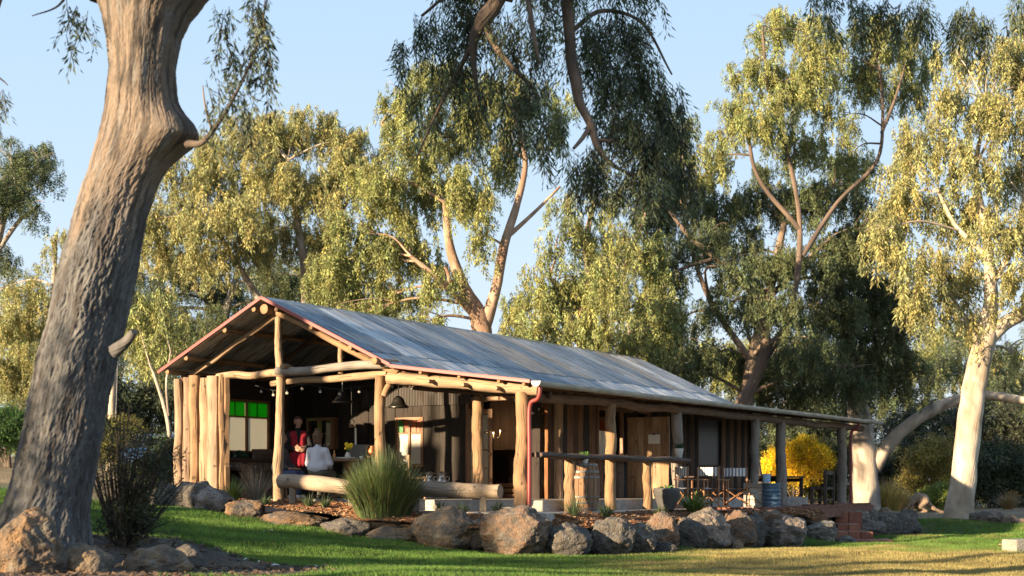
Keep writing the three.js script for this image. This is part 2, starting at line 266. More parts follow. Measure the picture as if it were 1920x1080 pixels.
// bark chips and leaf litter on the bed
{
  const r = rngOf(5), list = [], chip = new THREE.BoxGeometry(0.09, 0.012, 0.028);
  for (let i = 0; i < 9000; i++) { const p = bedPoint(r(), r()); p.y += 0.008; const k = 0.6 + r() * 0.9; const t = r(); list.push([p, [(r() - 0.5) * 0.7, r() * TAU, (r() - 0.5) * 0.7], 0.5 + r() * 0.9, t < 0.15 ? [0.30 * k, 0.2 * k, 0.11 * k] : [0.17 * k, 0.075 * k, 0.032 * k]]); }
  const rz = rngOf(6); for (let i = 0; i < 2600; i++) { const x = -4.1 + (rz() - 0.5) * 7, Z = 16.3 + (rz() - 0.5) * 7; if (rz() > litterZone(x, Z)) continue; const k = 0.4 + rz() * 0.8; list.push([new V3(x, groundY(x, Z) + 0.01, -Z), [(rz() - 0.5) * 0.8, rz() * TAU, (rz() - 0.5) * 0.8], 0.4 + rz() * 0.8, [0.11 * k, 0.07 * k, 0.045 * k]]); }
  scatter('bark_mulch', 'brown bark chips covering the garden bed and the foot of the big gum', 'mulch', chip, plain(1, 1, 1, 0.95), list);
}
// lawn
function tuftGeo(n, h, spread, w, seed, lean = 0.6) {
  const r = rngOf(seed), pos = [], idx = [], col = [];
  for (let i = 0; i < n; i++) {
    const a = r() * TAU, d = spread * Math.sqrt(r()), x = Math.cos(a) * d, z = Math.sin(a) * d, b = r() * TAU, hh = h * (0.6 + 0.6 * r()), l = lean * hh * r(), o = pos.length / 3, px = Math.cos(b + 1.57) * w, pz = Math.sin(b + 1.57) * w, k = 0.75 + 0.5 * r();
    pos.push(x - px, 0, z - pz, x + px, 0, z + pz, x + Math.cos(b) * l * 0.4 - px * 0.7, hh * 0.6, z + Math.sin(b) * l * 0.4 - pz * 0.7, x + Math.cos(b) * l * 0.4 + px * 0.7, hh * 0.6, z + Math.sin(b) * l * 0.4 + pz * 0.7, x + Math.cos(b) * l, hh, z + Math.sin(b) * l);
    for (let q = 0; q < 5; q++) col.push(k, k, k);
    idx.push(o, o + 1, o + 2, o + 1, o + 3, o + 2, o + 2, o + 3, o + 4);
  }
  const g = new THREE.BufferGeometry(); g.setAttribute('position', new THREE.Float32BufferAttribute(pos, 3)); g.setAttribute('color', new THREE.Float32BufferAttribute(col, 3)); g.setIndex(idx); g.computeVertexNormals(); return g;
}
const bladeMat = phys(1, 1, 1, { vertexColors: true, roughness: 0.9, transmission: 0.35, thickness: 0, side: THREE.DoubleSide, specularIntensity: 0.3 });
{
  const r = rngOf(77), list = [], geo = tuftGeo(14, 0.055, 0.07, 0.0035, 3);
  let tries = 0;
  while (list.length < 116000 && tries++ < 900000) {
    const Z = 14 + 31 * Math.pow(r(), 1.15), x = (r() * 2 - 1) * Z * 0.42;
    if (Z > wallZ(x) + 0.15 || (x > 11 && Z > 43.2)) continue;
    const u = 960 + x * FOCAL / Z; if (r() < litterZone(x, Z) * 1.15) continue;
    const d = dryness(x, Z), bare = sst(0.28, 0.45, fbm(x * 1.1, 9, Z * 1.4, 4)) * d; if (r() < bare * 0.7) continue;
    const k = (0.75 + 0.5 * r()) * (0.9 + 0.5 * fbm(x * 0.9, 2, Z * 0.9, 3)), dd = clamp(d + (r() - 0.5) * 0.5);
    list.push([new V3(x, groundY(x, Z) - 0.004, -Z), [(r() - 0.5) * 0.3, r() * TAU, 0], 0.7 + 0.6 * r(), [mixn(0.10, 0.36, dd) * k, mixn(0.20, 0.29, dd) * k, mixn(0.035, 0.115, dd) * k]]);
  }
  scatter('lawn_grass', 'short mown lawn grass in front of the boulder wall, green turning straw coloured', 'grass', geo, bladeMat, list);
  const leaves = [], lg = new THREE.BufferGeometry(); lg.setAttribute('position', new THREE.Float32BufferAttribute([-0.05, 0, 0, 0, 0.012, 0.012, 0.05, 0, 0, 0, 0.01, -0.012], 3)); lg.setIndex([0, 1, 2, 0, 2, 3]); lg.computeVertexNormals();
  for (let i = 0; i < 1500; i++) { const Z = 15 + 45 * r(), x = (r() * 2 - 1) * Z * 0.35; if (Z > wallZ(x) && x < 11) continue; const k = 0.6 + r(); leaves.push([new V3(x, groundY(x, Z) + 0.03, -Z), [(r() - 0.5), r() * TAU, (r() - 0.5)], 0.5 + r() * 0.9, r() < 0.12 ? [0.7, 0.7, 0.66] : [0.26 * k, 0.17 * k, 0.09 * k]]); }
  scatter('fallen_leaves', 'dry fallen leaves scattered over lawn and sandy ground', 'leaf litter', lg, plain(1, 1, 1, 0.9, 0, { side: THREE.DoubleSide }), leaves);
}
// ---------------------------------------------------------------- the timber house
const house = thing('timber_house', 'rustic slab timber house with corrugated iron gable roof and log verandah posts', 'house', O, TURN);
const RIDGE = 4.42, EAVE = 2.91, LEAN = 2.46, FLOOR = 0.22;
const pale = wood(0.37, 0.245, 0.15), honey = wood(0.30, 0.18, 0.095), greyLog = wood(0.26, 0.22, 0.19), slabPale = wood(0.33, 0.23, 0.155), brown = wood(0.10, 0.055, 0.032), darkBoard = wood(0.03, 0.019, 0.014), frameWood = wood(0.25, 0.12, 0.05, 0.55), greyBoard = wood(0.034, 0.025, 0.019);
const redPaint = plain(0.20, 0.028, 0.024, 0.45), white = plain(0.75, 0.73, 0.68, 0.6), zincPlain = plain(0.46, 0.47, 0.47, 0.5, 0.55, { map: zincMap });
const zincs = [[0.40, 0.41, 0.42], [0.25, 0.28, 0.31], [0.58, 0.57, 0.55], [0.36, 0.36, 0.35], [0.20, 0.23, 0.26], [0.36, 0.31, 0.26]].map(c => plain(...c, 0.5, 0.4, { map: zincMap, roughnessMap: zincRough, side: THREE.DoubleSide }));
const rusty = plain(0.20, 0.13, 0.09, 0.75, 0.25, { map: zincMap, side: THREE.DoubleSide });
// corrugated sheet: a at its upper near corner, running along +t for width, down the slope for len
function corrugated(len, width, seed) {
  const pitch = 0.0762, n = Math.round(width / pitch) * 6, rows = 4, pos = [], uv = [], idx = [];
  for (let j = 0; j <= rows; j++) for (let i = 0; i <= n; i++) { const x = i / n * width, l = j / rows * len; pos.push(l, 0.0125 * Math.sin(x / pitch * TAU) + 0.006 * n3(l * 0.9, x * 1.5, seed), x); uv.push(x * 0.55 + seed * 0.37, l * 0.22 + seed * 0.21); }
  for (let j = 0; j < rows; j++) for (let i = 0; i < n; i++) { const a = j * (n + 1) + i, b = a + n + 1; idx.push(a, a + 1, b, b, a + 1, b + 1); }
  const g = new THREE.BufferGeometry(); g.setAttribute('position', new THREE.Float32BufferAttribute(pos, 3)); g.setAttribute('uv', new THREE.Float32BufferAttribute(uv, 2)); g.setIndex(idx); g.computeVertexNormals(); return g;
}
{
  const roof = sub(house, 'roof'), r = rngOf(31), w = 0.7620, geos = {};
  const course = (s0, y0, s1, y1, t0, t1, key, lift) => {
    const len = Math.hypot(s1 - s0, y1 - y0), a = Math.atan2(y1 - y0, s1 - s0), v = [0, 1, 2, 3].map(k => geos[key + k] ||= corrugated(len, w + 0.0762, k + key.length));
    for (let t = t0, k = 0; t < t1 - 0.3; t += w, k++) {
      const m = part(roof, 'roof_sheet', v[k % 4], zincs[Math.floor(r() * (key === 'v' || key === 'l' ? 4.9 : 6))]);
      m.rotation.order = 'ZXY'; m.rotation.set(0, Math.PI, 0); m.rotation.set(0, 0, 0);
      const ex = new V3(Math.cos(a), Math.sin(a), 0), ez = new V3(0, 0, -1), ey = new V3().crossVectors(ez, ex);
      if (ey.y < 0) ey.negate();
      const M = new THREE.Matrix4().makeBasis(ex, ey, ez); M.setPosition(s0, y0 + lift + (k % 2) * 0.004 + (r() - 0.5) * 0.006, -t); m.matrixAutoUpdate = true; M.decompose(m.position, m.quaternion, m.scale);
    }
  };
  const yR = (s) => RIDGE - (RIDGE - EAVE) / 3.24 * s;
  course(0.02, RIDGE, 2.62, yR(2.62), -0.12, 17.4, 'u', 0.012);
  course(2.5, yR(2.5), 3.34, yR(3.34), -0.12, 17.4, 'l', 0);
  course(3.16, EAVE - 0.03, 6.58, LEAN, -0.12, 20.2, 'v', 0);
  course(-0.02, RIDGE, -2.86, 3.0, -0.12, 17.4, 'b', 0.004);
  // ridge capping in lengths
  for (let t = -0.14; t < 17.3; t += 1.83) { const g = new THREE.BufferGeometry(), e = Math.min(17.5, t + 1.88), q = []; const prof = [[-0.17, RIDGE - 0.075], [-0.04, RIDGE + 0.015], [0, RIDGE + 0.045], [0.04, RIDGE + 0.02], [0.17, RIDGE - 0.055]]; for (let i = 0; i < 4; i++) { const [a, b] = prof[i], [c, d] = prof[i + 1]; q.push(a, b, -t, c, d, -t, c, d, -e, a, b, -t, c, d, -e, a, b, -e); } g.setAttribute('position', new THREE.Float32BufferAttribute(q, 3)); g.computeVertexNormals(); const uv = []; for (let i = 0; i < q.length; i += 3) uv.push(q[i] * 0.5, q[i + 2] * 0.3); g.setAttribute('uv', new THREE.Float32BufferAttribute(uv, 2)); part(roof, 'ridge_cap', g, zincs[5]); }
  // painted barge capping on the gable edge and the lean-to edge
  const barge = (a, b) => part(house, 'barge_capping', merge([beam(a, b, 0.018, 0.06), beam(a.clone().add(new V3(0, 0.035, -0.035)), b.clone().add(new V3(0, 0.035, -0.035)), 0.09, 0.014)]), redPaint);
  barge(B(0, -0.14, RIDGE + 0.01), B(-2.92, -0.14, 2.98)); barge(B(0.005, -0.145, RIDGE + 0.012), B(3.3, -0.145, yR(3.3) + 0.01)); barge(B(3.3, -0.15, 2.87), B(6.52, -0.15, 2.45));
  // gutter
  const gut = (s, t0, t1, y) => { const n = 10, pos = [], idx = []; for (const t of [t0, t1]) for (const rr of [0.1, 0.093]) for (let i = 0; i <= n; i++) { const a = Math.PI + i / n * Math.PI; pos.push(s + Math.cos(a) * rr, y + Math.sin(a) * rr, -t); } for (let k = 0; k < 2; k++) for (let i = 0; i < n; i++) { const a = k * (n + 1) + i, b = a + 2 * (n + 1); idx.push(a, b, a + 1, b, b + 1, a + 1); } for (const k of [0, 2]) for (let i = 0; i < n; i++) { const a = k * (n + 1) + i, b = a + n + 1; idx.push(a, a + 1, b, b, a + 1, b + 1); } const g = new THREE.BufferGeometry(); g.setAttribute('position', new THREE.Float32BufferAttribute(pos, 3)); g.setIndex(idx); const h = g.toNonIndexed(); h.computeVertexNormals(); const c = toCreasedNormals(h, 0.7); const uv = []; for (let i = 0; i < c.attributes.position.count; i++) uv.push(c.attributes.position.getX(i) * 2, c.attributes.position.getZ(i) * 0.3); c.setAttribute('uv', new THREE.Float32BufferAttribute(uv, 2)); return c; };
  const gm = plain(0.52, 0.50, 0.46, 0.6, 0.1, { map: blotch, side: THREE.DoubleSide });
  for (let t = -0.16, k = 0; t < 20.2; t += 2.4, k++) { const e = Math.min(20.35, t + 2.4); const q = part(house, 'gutter', gut(6.66, t, e, LEAN - 0.005 - (k % 2) * 0.002), gm); part(q, 'gutter_joint', xf(new THREE.TorusGeometry(0.104, 0.009, 6, 12, Math.PI), 6.66, LEAN - 0.005, -e + 0.02, 0, 0, Math.PI), gm); }
  part(house, 'gutter_end', xf(new THREE.CylinderGeometry(0.103, 0.103, 0.01, 16, 1, false, -Math.PI / 2, Math.PI), 6.66, LEAN - 0.006, 0.168, Math.PI / 2, 0, 0), gm);
  // downpipes
  const pipe = (pts) => part(house, 'downpipe', tube(pts, [0.042], { seg: 12, lump: 0, per: 6 }), redPaint);
  pipe([B(6.64, 0.02, LEAN - 0.09), B(6.63, 0.02, LEAN - 0.24), B(6.58, 0.03, LEAN - 0.33), B(6.45, 0.04, LEAN - 0.38), B(6.40, 0.05, LEAN - 0.48), B(6.395, 0.05, 1.2), B(6.39, 0.05, 0.0)]);
  pipe([B(6.63, 18.5, LEAN - 0.09), B(6.6, 18.45, LEAN - 0.25), B(6.45, 18.4, LEAN - 0.34), B(6.40, 18.4, 1.2), B(6.40, 18.4, 0)]);
  // ridge log, purlins, rafters
  const L = (name, a, b, r0, r1, seed, mat = honey, o = {}) => part(house, name, log(a, b, r0, r1, { seed, ...o }), mat);
  L('ridge_log', B(0.05, -0.1, RIDGE - 0.22), B(0.0, 17.2, RIDGE - 0.2), 0.10, 0.1, 1, honey, { n: 6, bend: 0.02 });
  for (const [s, sd] of [[0.35, 4], [1.25, 5], [2.25, 6], [3.05, 7]]) L('purlin', B(s, -0.06, yR(s) - 0.085), B(s, 17.2, yR(s) - 0.085), 0.05, 0.05, sd, honey, { n: 6, bend: 0.015 });
  const yL = (s) => RIDGE + (RIDGE - 3.0) / 2.86 * s;
  for (const [s, sd] of [[-0.25, 8], [-1.05, 9], [-2.15, 10], [-2.7, 12]]) L('purlin', B(s, -0.08, yL(s) - 0.085), B(s, 17.2, yL(s) - 0.085), 0.055, 0.05, sd, honey, { n: 6, bend: 0.015 });
  for (let k = 0; k < 9; k++) { const t = 0.15 + k * 2.05; L('rafter', B(0.05, t, RIDGE - 0.22), B(3.3, t, EAVE - 0.17), 0.065, 0.07, 20 + k, k ? brown : honey, { bend: 0.03 }); L('rafter', B(-0.05, t + 0.35, RIDGE - 0.24), B(-2.55, t + 0.35, 2.95), 0.06, 0.065, 40 + k, k ? brown : pale, { bend: 0.03 }); }
  for (let k = 0; k < 11; k++) { const t = 0.25 + k * 1.95; L('lean_to_rafter', B(3.1, t, EAVE - 0.13), B(6.5, t, LEAN - 0.07), 0.05, 0.055, 60 + k, brown, { bend: 0.02 }); }
  for (const [s, k] of [[4.0, 0], [4.9, 1], [5.8, 2], [6.35, 3]]) L('lean_to_purlin', B(s, -0.1, EAVE - 0.045 - (s - 3.16) * 0.1316 - 0.03), B(s, 20.1, EAVE - 0.045 - (s - 3.16) * 0.1316 - 0.03), 0.035, 0.035, 75 + k, honey, { n: 8, bend: 0.01 });
  // front frame
  L('tie_beam', B(-1.5, 0.2, 2.86), B(0.45, 0.12, 2.87), 0.075, 0.085, 81, pale, { bend: 0.03 });
  L('tie_beam', B(0.25, 0.08, 2.90), B(3.1, 0.1, 2.92), 0.085, 0.10, 82, greyLog, { bend: 0.05 });
  L('tie_beam', B(-0.1, 0.32, 2.66), B(2.95, 0.28, 2.76), 0.06, 0.085, 83, pale, { bend: 0.03 });
  L('strut', B(1.82, 0.2, 2.8), B(1.82, 0.2, 3.46), 0.055, 0.05, 84, pale, { bend: 0.01 });
  L('king_post', B(0.22, 0.2, 2.8), B(0.17, 0.2, RIDGE - 0.3), 0.075, 0.065, 85, pale, { bend: 0.02 });
  L('purlin_stub', B(0.55, -0.12, 2.97), B(0.6, 0.45, 2.95), 0.05, 0.05, 86, honey);
  L('purlin_stub', B(3.0, -0.25, 2.98), B(3.0, 0.5, 2.98), 0.075, 0.075, 87, honey, { bend: 0.01 });
  L('lean_to_beam', B(3.05, 0.18, 2.66), B(6.55, 0.15, 2.30), 0.115, 0.11, 88, pale, { bend: 0.025, n: 6, lump: 0.10 });
  L('lean_to_beam', B(3.2, 0.85, 2.52), B(6.4, 0.85, 2.25), 0.07, 0.07, 89, brown, { bend: 0.02 });
  for (const [s, k] of [[4.2, 0], [5.0, 1], [5.75, 2]]) L('rafter_end', B(s, -0.13, 2.66 - (s - 3.2) * 0.12), B(s, 0.6, 2.66 - (s - 3.2) * 0.12), 0.04, 0.04, 90 + k, pale, { bend: 0.0 });
  // verandah posts
  const post = (s, t, y0, y1, r0, r1, seed, mat, bend = 0.04, o = {}) => L('post', B(s, t, y0), B(s, t, y1), r0, r1, seed, mat, { bend, n: 6, seg: 18, per: 7, lump: 0.085, rough: 3, ...o });
  post(0.2, 0.2, 0.12, 4.1, 0.115, 0.07, 101, pale, 0.03);
  post(2.82, 0.2, 0.0, 2.72, 0.115, 0.095, 102, honey, 0.035);
  L('post_fork', B(2.92, 0.2, 2.3), B(3.16, 0.2, 2.86), 0.07, 0.05, 103, honey);
  post(4.47, 1.3, 0.2, 2.32, 0.13, 0.115, 104, honey, 0.03);
  post(6.2, 0.1, 0.0, 2.28, 0.145, 0.12, 105, honey, 0.022);
  post(6.3, 3.55, 0.0, 2.2, 0.12, 0.105, 106, honey, 0.016);
  post(6.22, 6.95, 0.0, 2.2, 0.13, 0.12, 107, greyLog, 0.03);
  post(6.22, 11.55, 0.0, 2.2, 0.12, 0.11, 108, greyLog, 0.02);
  post(6.22, 13.35, 0.0, 2.2, 0.155, 0.125, 109, greyLog, 0.02);
  post(6.22, 18.15, 0.0, 2.2, 0.135, 0.13, 110, greyLog, 0.02);
  post(-2.3, 17, -0.2, 3, 0.12, 0.1, 113, greyLog); post(3.1, 17.2, -0.2, 2.8, 0.12, 0.1, 114, greyLog); post(-0.2, 17.2, -0.2, 4.2, 0.12, 0.1, 115, greyLog);
  // verandah plate in log lengths
  [[0.1, 3.6], [3.4, 7.1], [6.8, 11.6], [11.4, 15], [14.8, 19.9]].forEach(([a, b], i) => L('wall_plate', B(6.24, a, 2.23), B(6.24, b, 2.23), 0.10, 0.09, 120 + i, i < 2 ? wood(0.2, 0.105, 0.055) : wood(0.18, 0.12, 0.085), { bend: 0.03, n: 5 }));
  // bar shelf along the verandah edge on short posts
  post(6.33, 1.75, 0.0, 1.02, 0.125, 0.11, 130, honey, 0.02); post(6.33, 5.2, 0.0, 1.05, 0.105, 0.09, 131, honey, 0.025);
  const shelfPts = []; for (let i = 0; i <= 14; i++) shelfPts.push(B(6.42 + 0.03 * Math.sin(i * 1.7), 0.25 + i / 14 * 6.7, 1.075 + 0.035 * Math.sin(i * 1.1 + 1) + 0.02 * Math.sin(i * 2.3)));
  part(house, 'bar_shelf', tube(shelfPts, [0.16, 0.2, 0.17, 0.21, 0.18, 0.2], { seed: 7, seg: 12, flat: 1, per: 2, lump: 0.12 }).translate(0, -1.08, 0).scale(1, 0.34, 1).translate(0, 1.08, 0), wood(0.11, 0.075, 0.06));
  // slab wall on the left of the gable front, its return and the left side
  const sl = (s, t, w, h, d, seed, mat, turn = 0, y = 0.0, wav = 0.02, bulge = 0.28) => { const m = part(house, 'wall_slab', slab(w, h, d, seed, wav, bulge), mat); m.position.copy(B(s, t, y)); m.rotation.y = turn; return m; };
  let s = -2.66; [0.21, 0.24, 0.25, 0.27, 0.30, 0.15].forEach((w, i) => { sl(s + w / 2, 0.12 + (i % 2) * 0.05, w - 0.035, 2.86 + 0.03 * (i % 3), 0.09, 200 + i, [slabPale, wood(0.27, 0.18, 0.12), honey, pale, slabPale, honey][i], 0, -0.02, 0.03, 0.75); s += w; }); part(house, 'backing_board', box(1.32, 2.8, 0.03, -2.0, 0, -0.24), darkBoard);
  sl(-1.30, 0.24, 0.24, 2.86, 0.09, 208, honey, -0.55, -0.02, 0.05);
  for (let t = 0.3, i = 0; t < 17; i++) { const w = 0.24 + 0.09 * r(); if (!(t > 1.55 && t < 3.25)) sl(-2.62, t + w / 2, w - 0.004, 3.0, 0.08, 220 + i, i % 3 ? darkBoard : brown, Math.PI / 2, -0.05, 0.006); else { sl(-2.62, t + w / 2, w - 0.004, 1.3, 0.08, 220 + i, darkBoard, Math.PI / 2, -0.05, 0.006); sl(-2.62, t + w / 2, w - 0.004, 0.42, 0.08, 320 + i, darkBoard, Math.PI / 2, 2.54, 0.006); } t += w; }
  // inner wall of the porch, parallel to the front
  const backT = 4.45, spans = [[-2.55, 0.2], [0.95, 2.2], [3.55, 4.1]];
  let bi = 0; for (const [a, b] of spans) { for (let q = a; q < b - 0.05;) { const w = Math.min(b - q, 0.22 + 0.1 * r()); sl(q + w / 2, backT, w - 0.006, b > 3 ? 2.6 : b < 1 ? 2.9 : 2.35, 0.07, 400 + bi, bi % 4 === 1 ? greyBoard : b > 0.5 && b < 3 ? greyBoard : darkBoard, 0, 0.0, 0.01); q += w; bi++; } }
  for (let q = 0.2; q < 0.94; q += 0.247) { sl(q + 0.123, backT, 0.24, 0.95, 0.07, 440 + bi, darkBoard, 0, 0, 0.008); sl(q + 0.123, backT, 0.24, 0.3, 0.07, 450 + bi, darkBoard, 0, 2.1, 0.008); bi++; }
  const strip = part(house, 'corrugated_strip', corrugated(0.42, 3.048, 9), plain(0.07, 0.058, 0.05, 0.75, 0.2, { map: zincMap, side: THREE.DoubleSide }));
  strip.geometry.rotateZ(-Math.PI / 2); strip.geometry.rotateY(Math.PI / 2); strip.position.copy(B(-0.75, backT - 0.07, 2.78));
  for (let q = -2.5; q < 3.2; q += 0.3) { const hh = Math.min(yL(Math.min(0, q)), yR(Math.max(0, q + 0.3)), 4.25) - 2.75; if (hh > 0.2) sl(q + 0.15, backT + 0.02, 0.296, hh - 0.1, 0.06, 470 + Math.round(q * 10), darkBoard, 0, 2.74, 0.004); }
  // doors: two glazed leaves folded open
  const doorLeaf = (s, t, turn, lit) => { const d = sub(house, 'door'); d.position.copy(B(s, t, FLOOR)); d.rotation.y = turn; const w = 0.62, h = 2.02; for (const x of [0.05, w - 0.05]) part(d, 'stile', box(0.1, h, 0.045, x, 0, 0), frameWood); for (const [y, hh] of [[0, 0.28], [h - 0.12, 0.12]]) part(d, 'rail', box(w - 0.2, hh, 0.043, w / 2, y, 0), frameWood); for (let i = 0; i < 4; i++) { part(d, 'pane', box(w - 0.2, 0.385, 0.008, w / 2, 0.285 + i * 0.405, 0), phys(0.42, 0.36, 0.26, { roughness: 0.25, transmission: 0.45, thickness: 0 })); if (i) part(d, 'glazing_bar', box(w - 0.2, 0.03, 0.03, w / 2, 0.27 + i * 0.405, 0), frameWood); } part(d, 'door_knob', xf(new THREE.SphereGeometry(0.028, 10, 8), w - 0.06, 1.0, 0.05), plain(0.5, 0.4, 0.2, 0.3, 1)); return d; };
  doorLeaf(2.22, backT - 0.12, 0.25); doorLeaf(3.78, backT - 0.1, 0.9);
  part(house, 'door_frame', merge([box(0.09, 2.2, 0.12, 2.2, FLOOR, -backT), box(0.09, 2.2, 0.12, 3.58, FLOOR, -backT), box(1.29, 0.09, 0.12, 2.89, FLOOR + 2.2, -backT)]), frameWood);
  part(house, 'wall_panel', box(1.5, 0.24, 0.05, 2.9, FLOOR + 2.3, -backT - 0.02), darkBoard);
  // windows with coloured upper lights
  const green = phys(0.02, 0.42, 0.02, { roughness: 0.55, transmission: 0.75, thickness: 0 }), amber = phys(0.75, 0.20, 0.02, { roughness: 0.5, transmission: 0.7, thickness: 0 }), cream = phys(0.78, 0.76, 0.68, { roughness: 0.9, transmission: 0.55, thickness: 0 });
  const win = (x0, w, y, h, place, turn, cols, split) => { const d = sub(house, 'window'); d.position.copy(place); d.rotation.y = turn; const f = 0.07, top = h * 0.34; part(d, 'frame', merge([box(f, h, 0.1, 0, y, 0), box(f, h, 0.1, w, y, 0), box(w - f, f, 0.1, w / 2, y, 0), box(w - f, f, 0.1, w / 2, y + h - f, 0), box(0.06, h - 2 * f, 0.09, w / 2, y + f, 0), box(w / 2 - f, 0.035, 0.06, w * 0.25, y + h - top, 0), box(w / 2 - f, 0.035, 0.06, w * 0.75, y + h - top, 0)]), frameWood); for (const k of [0, 1]) { const cx = w * (0.25 + 0.5 * k), pw = w / 2 - f * 0.95; part(d, 'pane', box(pw, h - top - f, 0.008, cx, y + f, 0), cream); for (const q of [0, 1]) part(d, 'coloured_pane', box(pw / 2 - 0.012, top - f - 0.035, 0.008, cx + (q - 0.5) * (pw / 2), y + h - top + 0.035, 0), cols[k * 2 + q]); part(d, 'lead_bar', box(0.018, top - f - 0.035, 0.03, cx, y + h - top + 0.035, 0), brown); } return d; };
  win(0, 1.55, 1.25, 1.27, B(-2.60, 1.62, 0), Math.PI / 2, [green, green, green, green]); part(house, 'architrave', merge([box(0.06, 1.6, 0.3, -2.56, 1.1, -1.45), box(0.06, 1.6, 0.34, -2.56, 1.1, -3.38), box(0.06, 0.3, 1.62, -2.555, 2.5, -2.4), box(0.06, 0.16, 1.62, -2.555, 1.12, -2.4)]), darkBoard);
  win(0, 0.72, 0.95, 1.15, B(0.24, backT - 0.02, 0), 0, [green, amber, amber, amber]);
  // side wall under the verandah
  const SW = 4.28; let k2 = 0;
  const sideBoards = (a, b, y, h, m) => { for (let t = a; t < b - 0.03;) { const w = Math.min(b - t, 0.2 + 0.12 * r()); sl(SW, t + w / 2, w - 0.006, h, 0.07, 500 + k2++, m(k2), Math.PI / 2, y, 0.008); t += w; } };
  const warm = wood(0.21, 0.115, 0.065), dk = darkBoard, mm = (k) => [warm, brown, warm, greyBoard][k % 4];
  sideBoards(4.5, 6.7, 0.0, 2.6, mm); sideBoards(6.7, 9.4, 0.0, 1.1, mm); sideBoards(6.7, 9.4, 2.36, 0.26, mm); sideBoards(9.4, 12.3, 0.0, 2.6, (k) => k % 2 ? dk : brown); sideBoards(12.3, 13.9, 0.0, 1.0, (k) => brown); sideBoards(12.3, 13.9, 2.3, 0.3, (k) => brown); sideBoards(13.9, 15.8, 0.0, 2.6, (k) => k % 2 ? greyBoard : warm);
  sl(4.36, 4.70, 0.25, 2.2, 0.12, 560, pale, 0, FLOOR, 0.012); sl(4.16, 4.62, 0.1, 2.2, 0.1, 561, wood(0.36, 0.15, 0.06), 0, FLOOR, 0.01);
  [[4.95, 0.21], [5.17, 0.22], [5.39, 0.2], [5.60, 0.21], [5.81, 0.2]].forEach(([q, w], i) => sl(q, 7.2 + 0.004 * (i % 2), w, 2.1, 0.05, 570 + i, i % 2 ? pale : honey, 0, 0.0, 0.004));
  part(house, 'servery_counter', box(0.36, 0.05, 2.75, SW + 0.1, 1.1, -8.05), wood(0.18, 0.12, 0.09)); part(house, 'servery_frame', merge([box(0.1, 0.09, 2.8, SW, 2.28, -8.05), box(0.1, 1.15, 0.08, SW, 1.13, -6.72), box(0.1, 1.15, 0.08, SW, 1.13, -9.36), box(0.08, 1.15, 0.06, SW, 1.13, -8.0)]), frameWood);
  part(house, 'pane', box(0.01, 0.62, 0.74, SW - 0.05, 1.18, -7.15), cream).userData.label = 'frosted pane in the servery opening';
  { const d = sub(house, 'window'); part(d, 'frame', merge([box(0.1, 1.35, 0.07, SW, 1.0, -12.32), box(0.1, 1.35, 0.07, SW, 1.0, -13.88), box(0.1, 0.07, 1.5, SW, 1.0, -13.1), box(0.1, 0.07, 1.5, SW, 2.28, -13.1)]), brown); part(d, 'pane', box(0.01, 1.22, 1.48, SW - 0.01, 1.065, -13.1), phys(0.02, 0.02, 0.02, { roughness: 0.3, specularIntensity: 0.3 })); }
  // far wall and rear wall close the rooms
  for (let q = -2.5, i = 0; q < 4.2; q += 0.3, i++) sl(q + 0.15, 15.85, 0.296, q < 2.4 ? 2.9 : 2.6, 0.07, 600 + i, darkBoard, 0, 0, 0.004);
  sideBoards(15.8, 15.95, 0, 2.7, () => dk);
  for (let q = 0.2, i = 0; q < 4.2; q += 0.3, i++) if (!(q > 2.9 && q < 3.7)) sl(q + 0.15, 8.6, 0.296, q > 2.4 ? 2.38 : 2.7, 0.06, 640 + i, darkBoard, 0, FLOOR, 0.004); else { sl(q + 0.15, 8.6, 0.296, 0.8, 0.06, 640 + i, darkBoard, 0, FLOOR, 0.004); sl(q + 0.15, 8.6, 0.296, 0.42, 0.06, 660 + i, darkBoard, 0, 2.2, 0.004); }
  win(0, 0.84, 1.02, 1.18, B(2.93, 8.56, 0), 0, [amber, green, amber, green]);
  // floors
  const conc = plain(0.42, 0.38, 0.34, 0.85, 0, { map: blotch, bumpMap: grit, bumpScale: 0.006 });
  part(house, 'floor_slab', box(8.75, 0.3, 14.7, 1.675, FLOOR - 0.3, -8.5, 0.02), conc);
  part(house, 'paving', merge([box(3.6, 0.25, 1.4, 4.98, -0.25, -0.46, 0.02)]), conc); part(house, 'paving', box(0.85, 0.25, 7.4, 6.48, -0.254, -3.5, 0.02), conc);
}
// ---------------------------------------------------------------- furniture and small things
const placeS = (u, t) => ((u - 960) / FOCAL * (-O.z + 0.8560 * t) - (O.x + 0.5170 * t)) / (0.856 + 0.517 * (u - 960) / FOCAL);   // s of a picture column on the line t
const steel = plain(0.55, 0.55, 0.54, 0.35, 0.9), iron = plain(0.06, 0.06, 0.062, 0.5, 0.7), glass = phys(0.95, 0.97, 0.97, { roughness: 0.03, transmission: 1, thickness: 0 }), black = plain(0.02, 0.02, 0.022, 0.6);
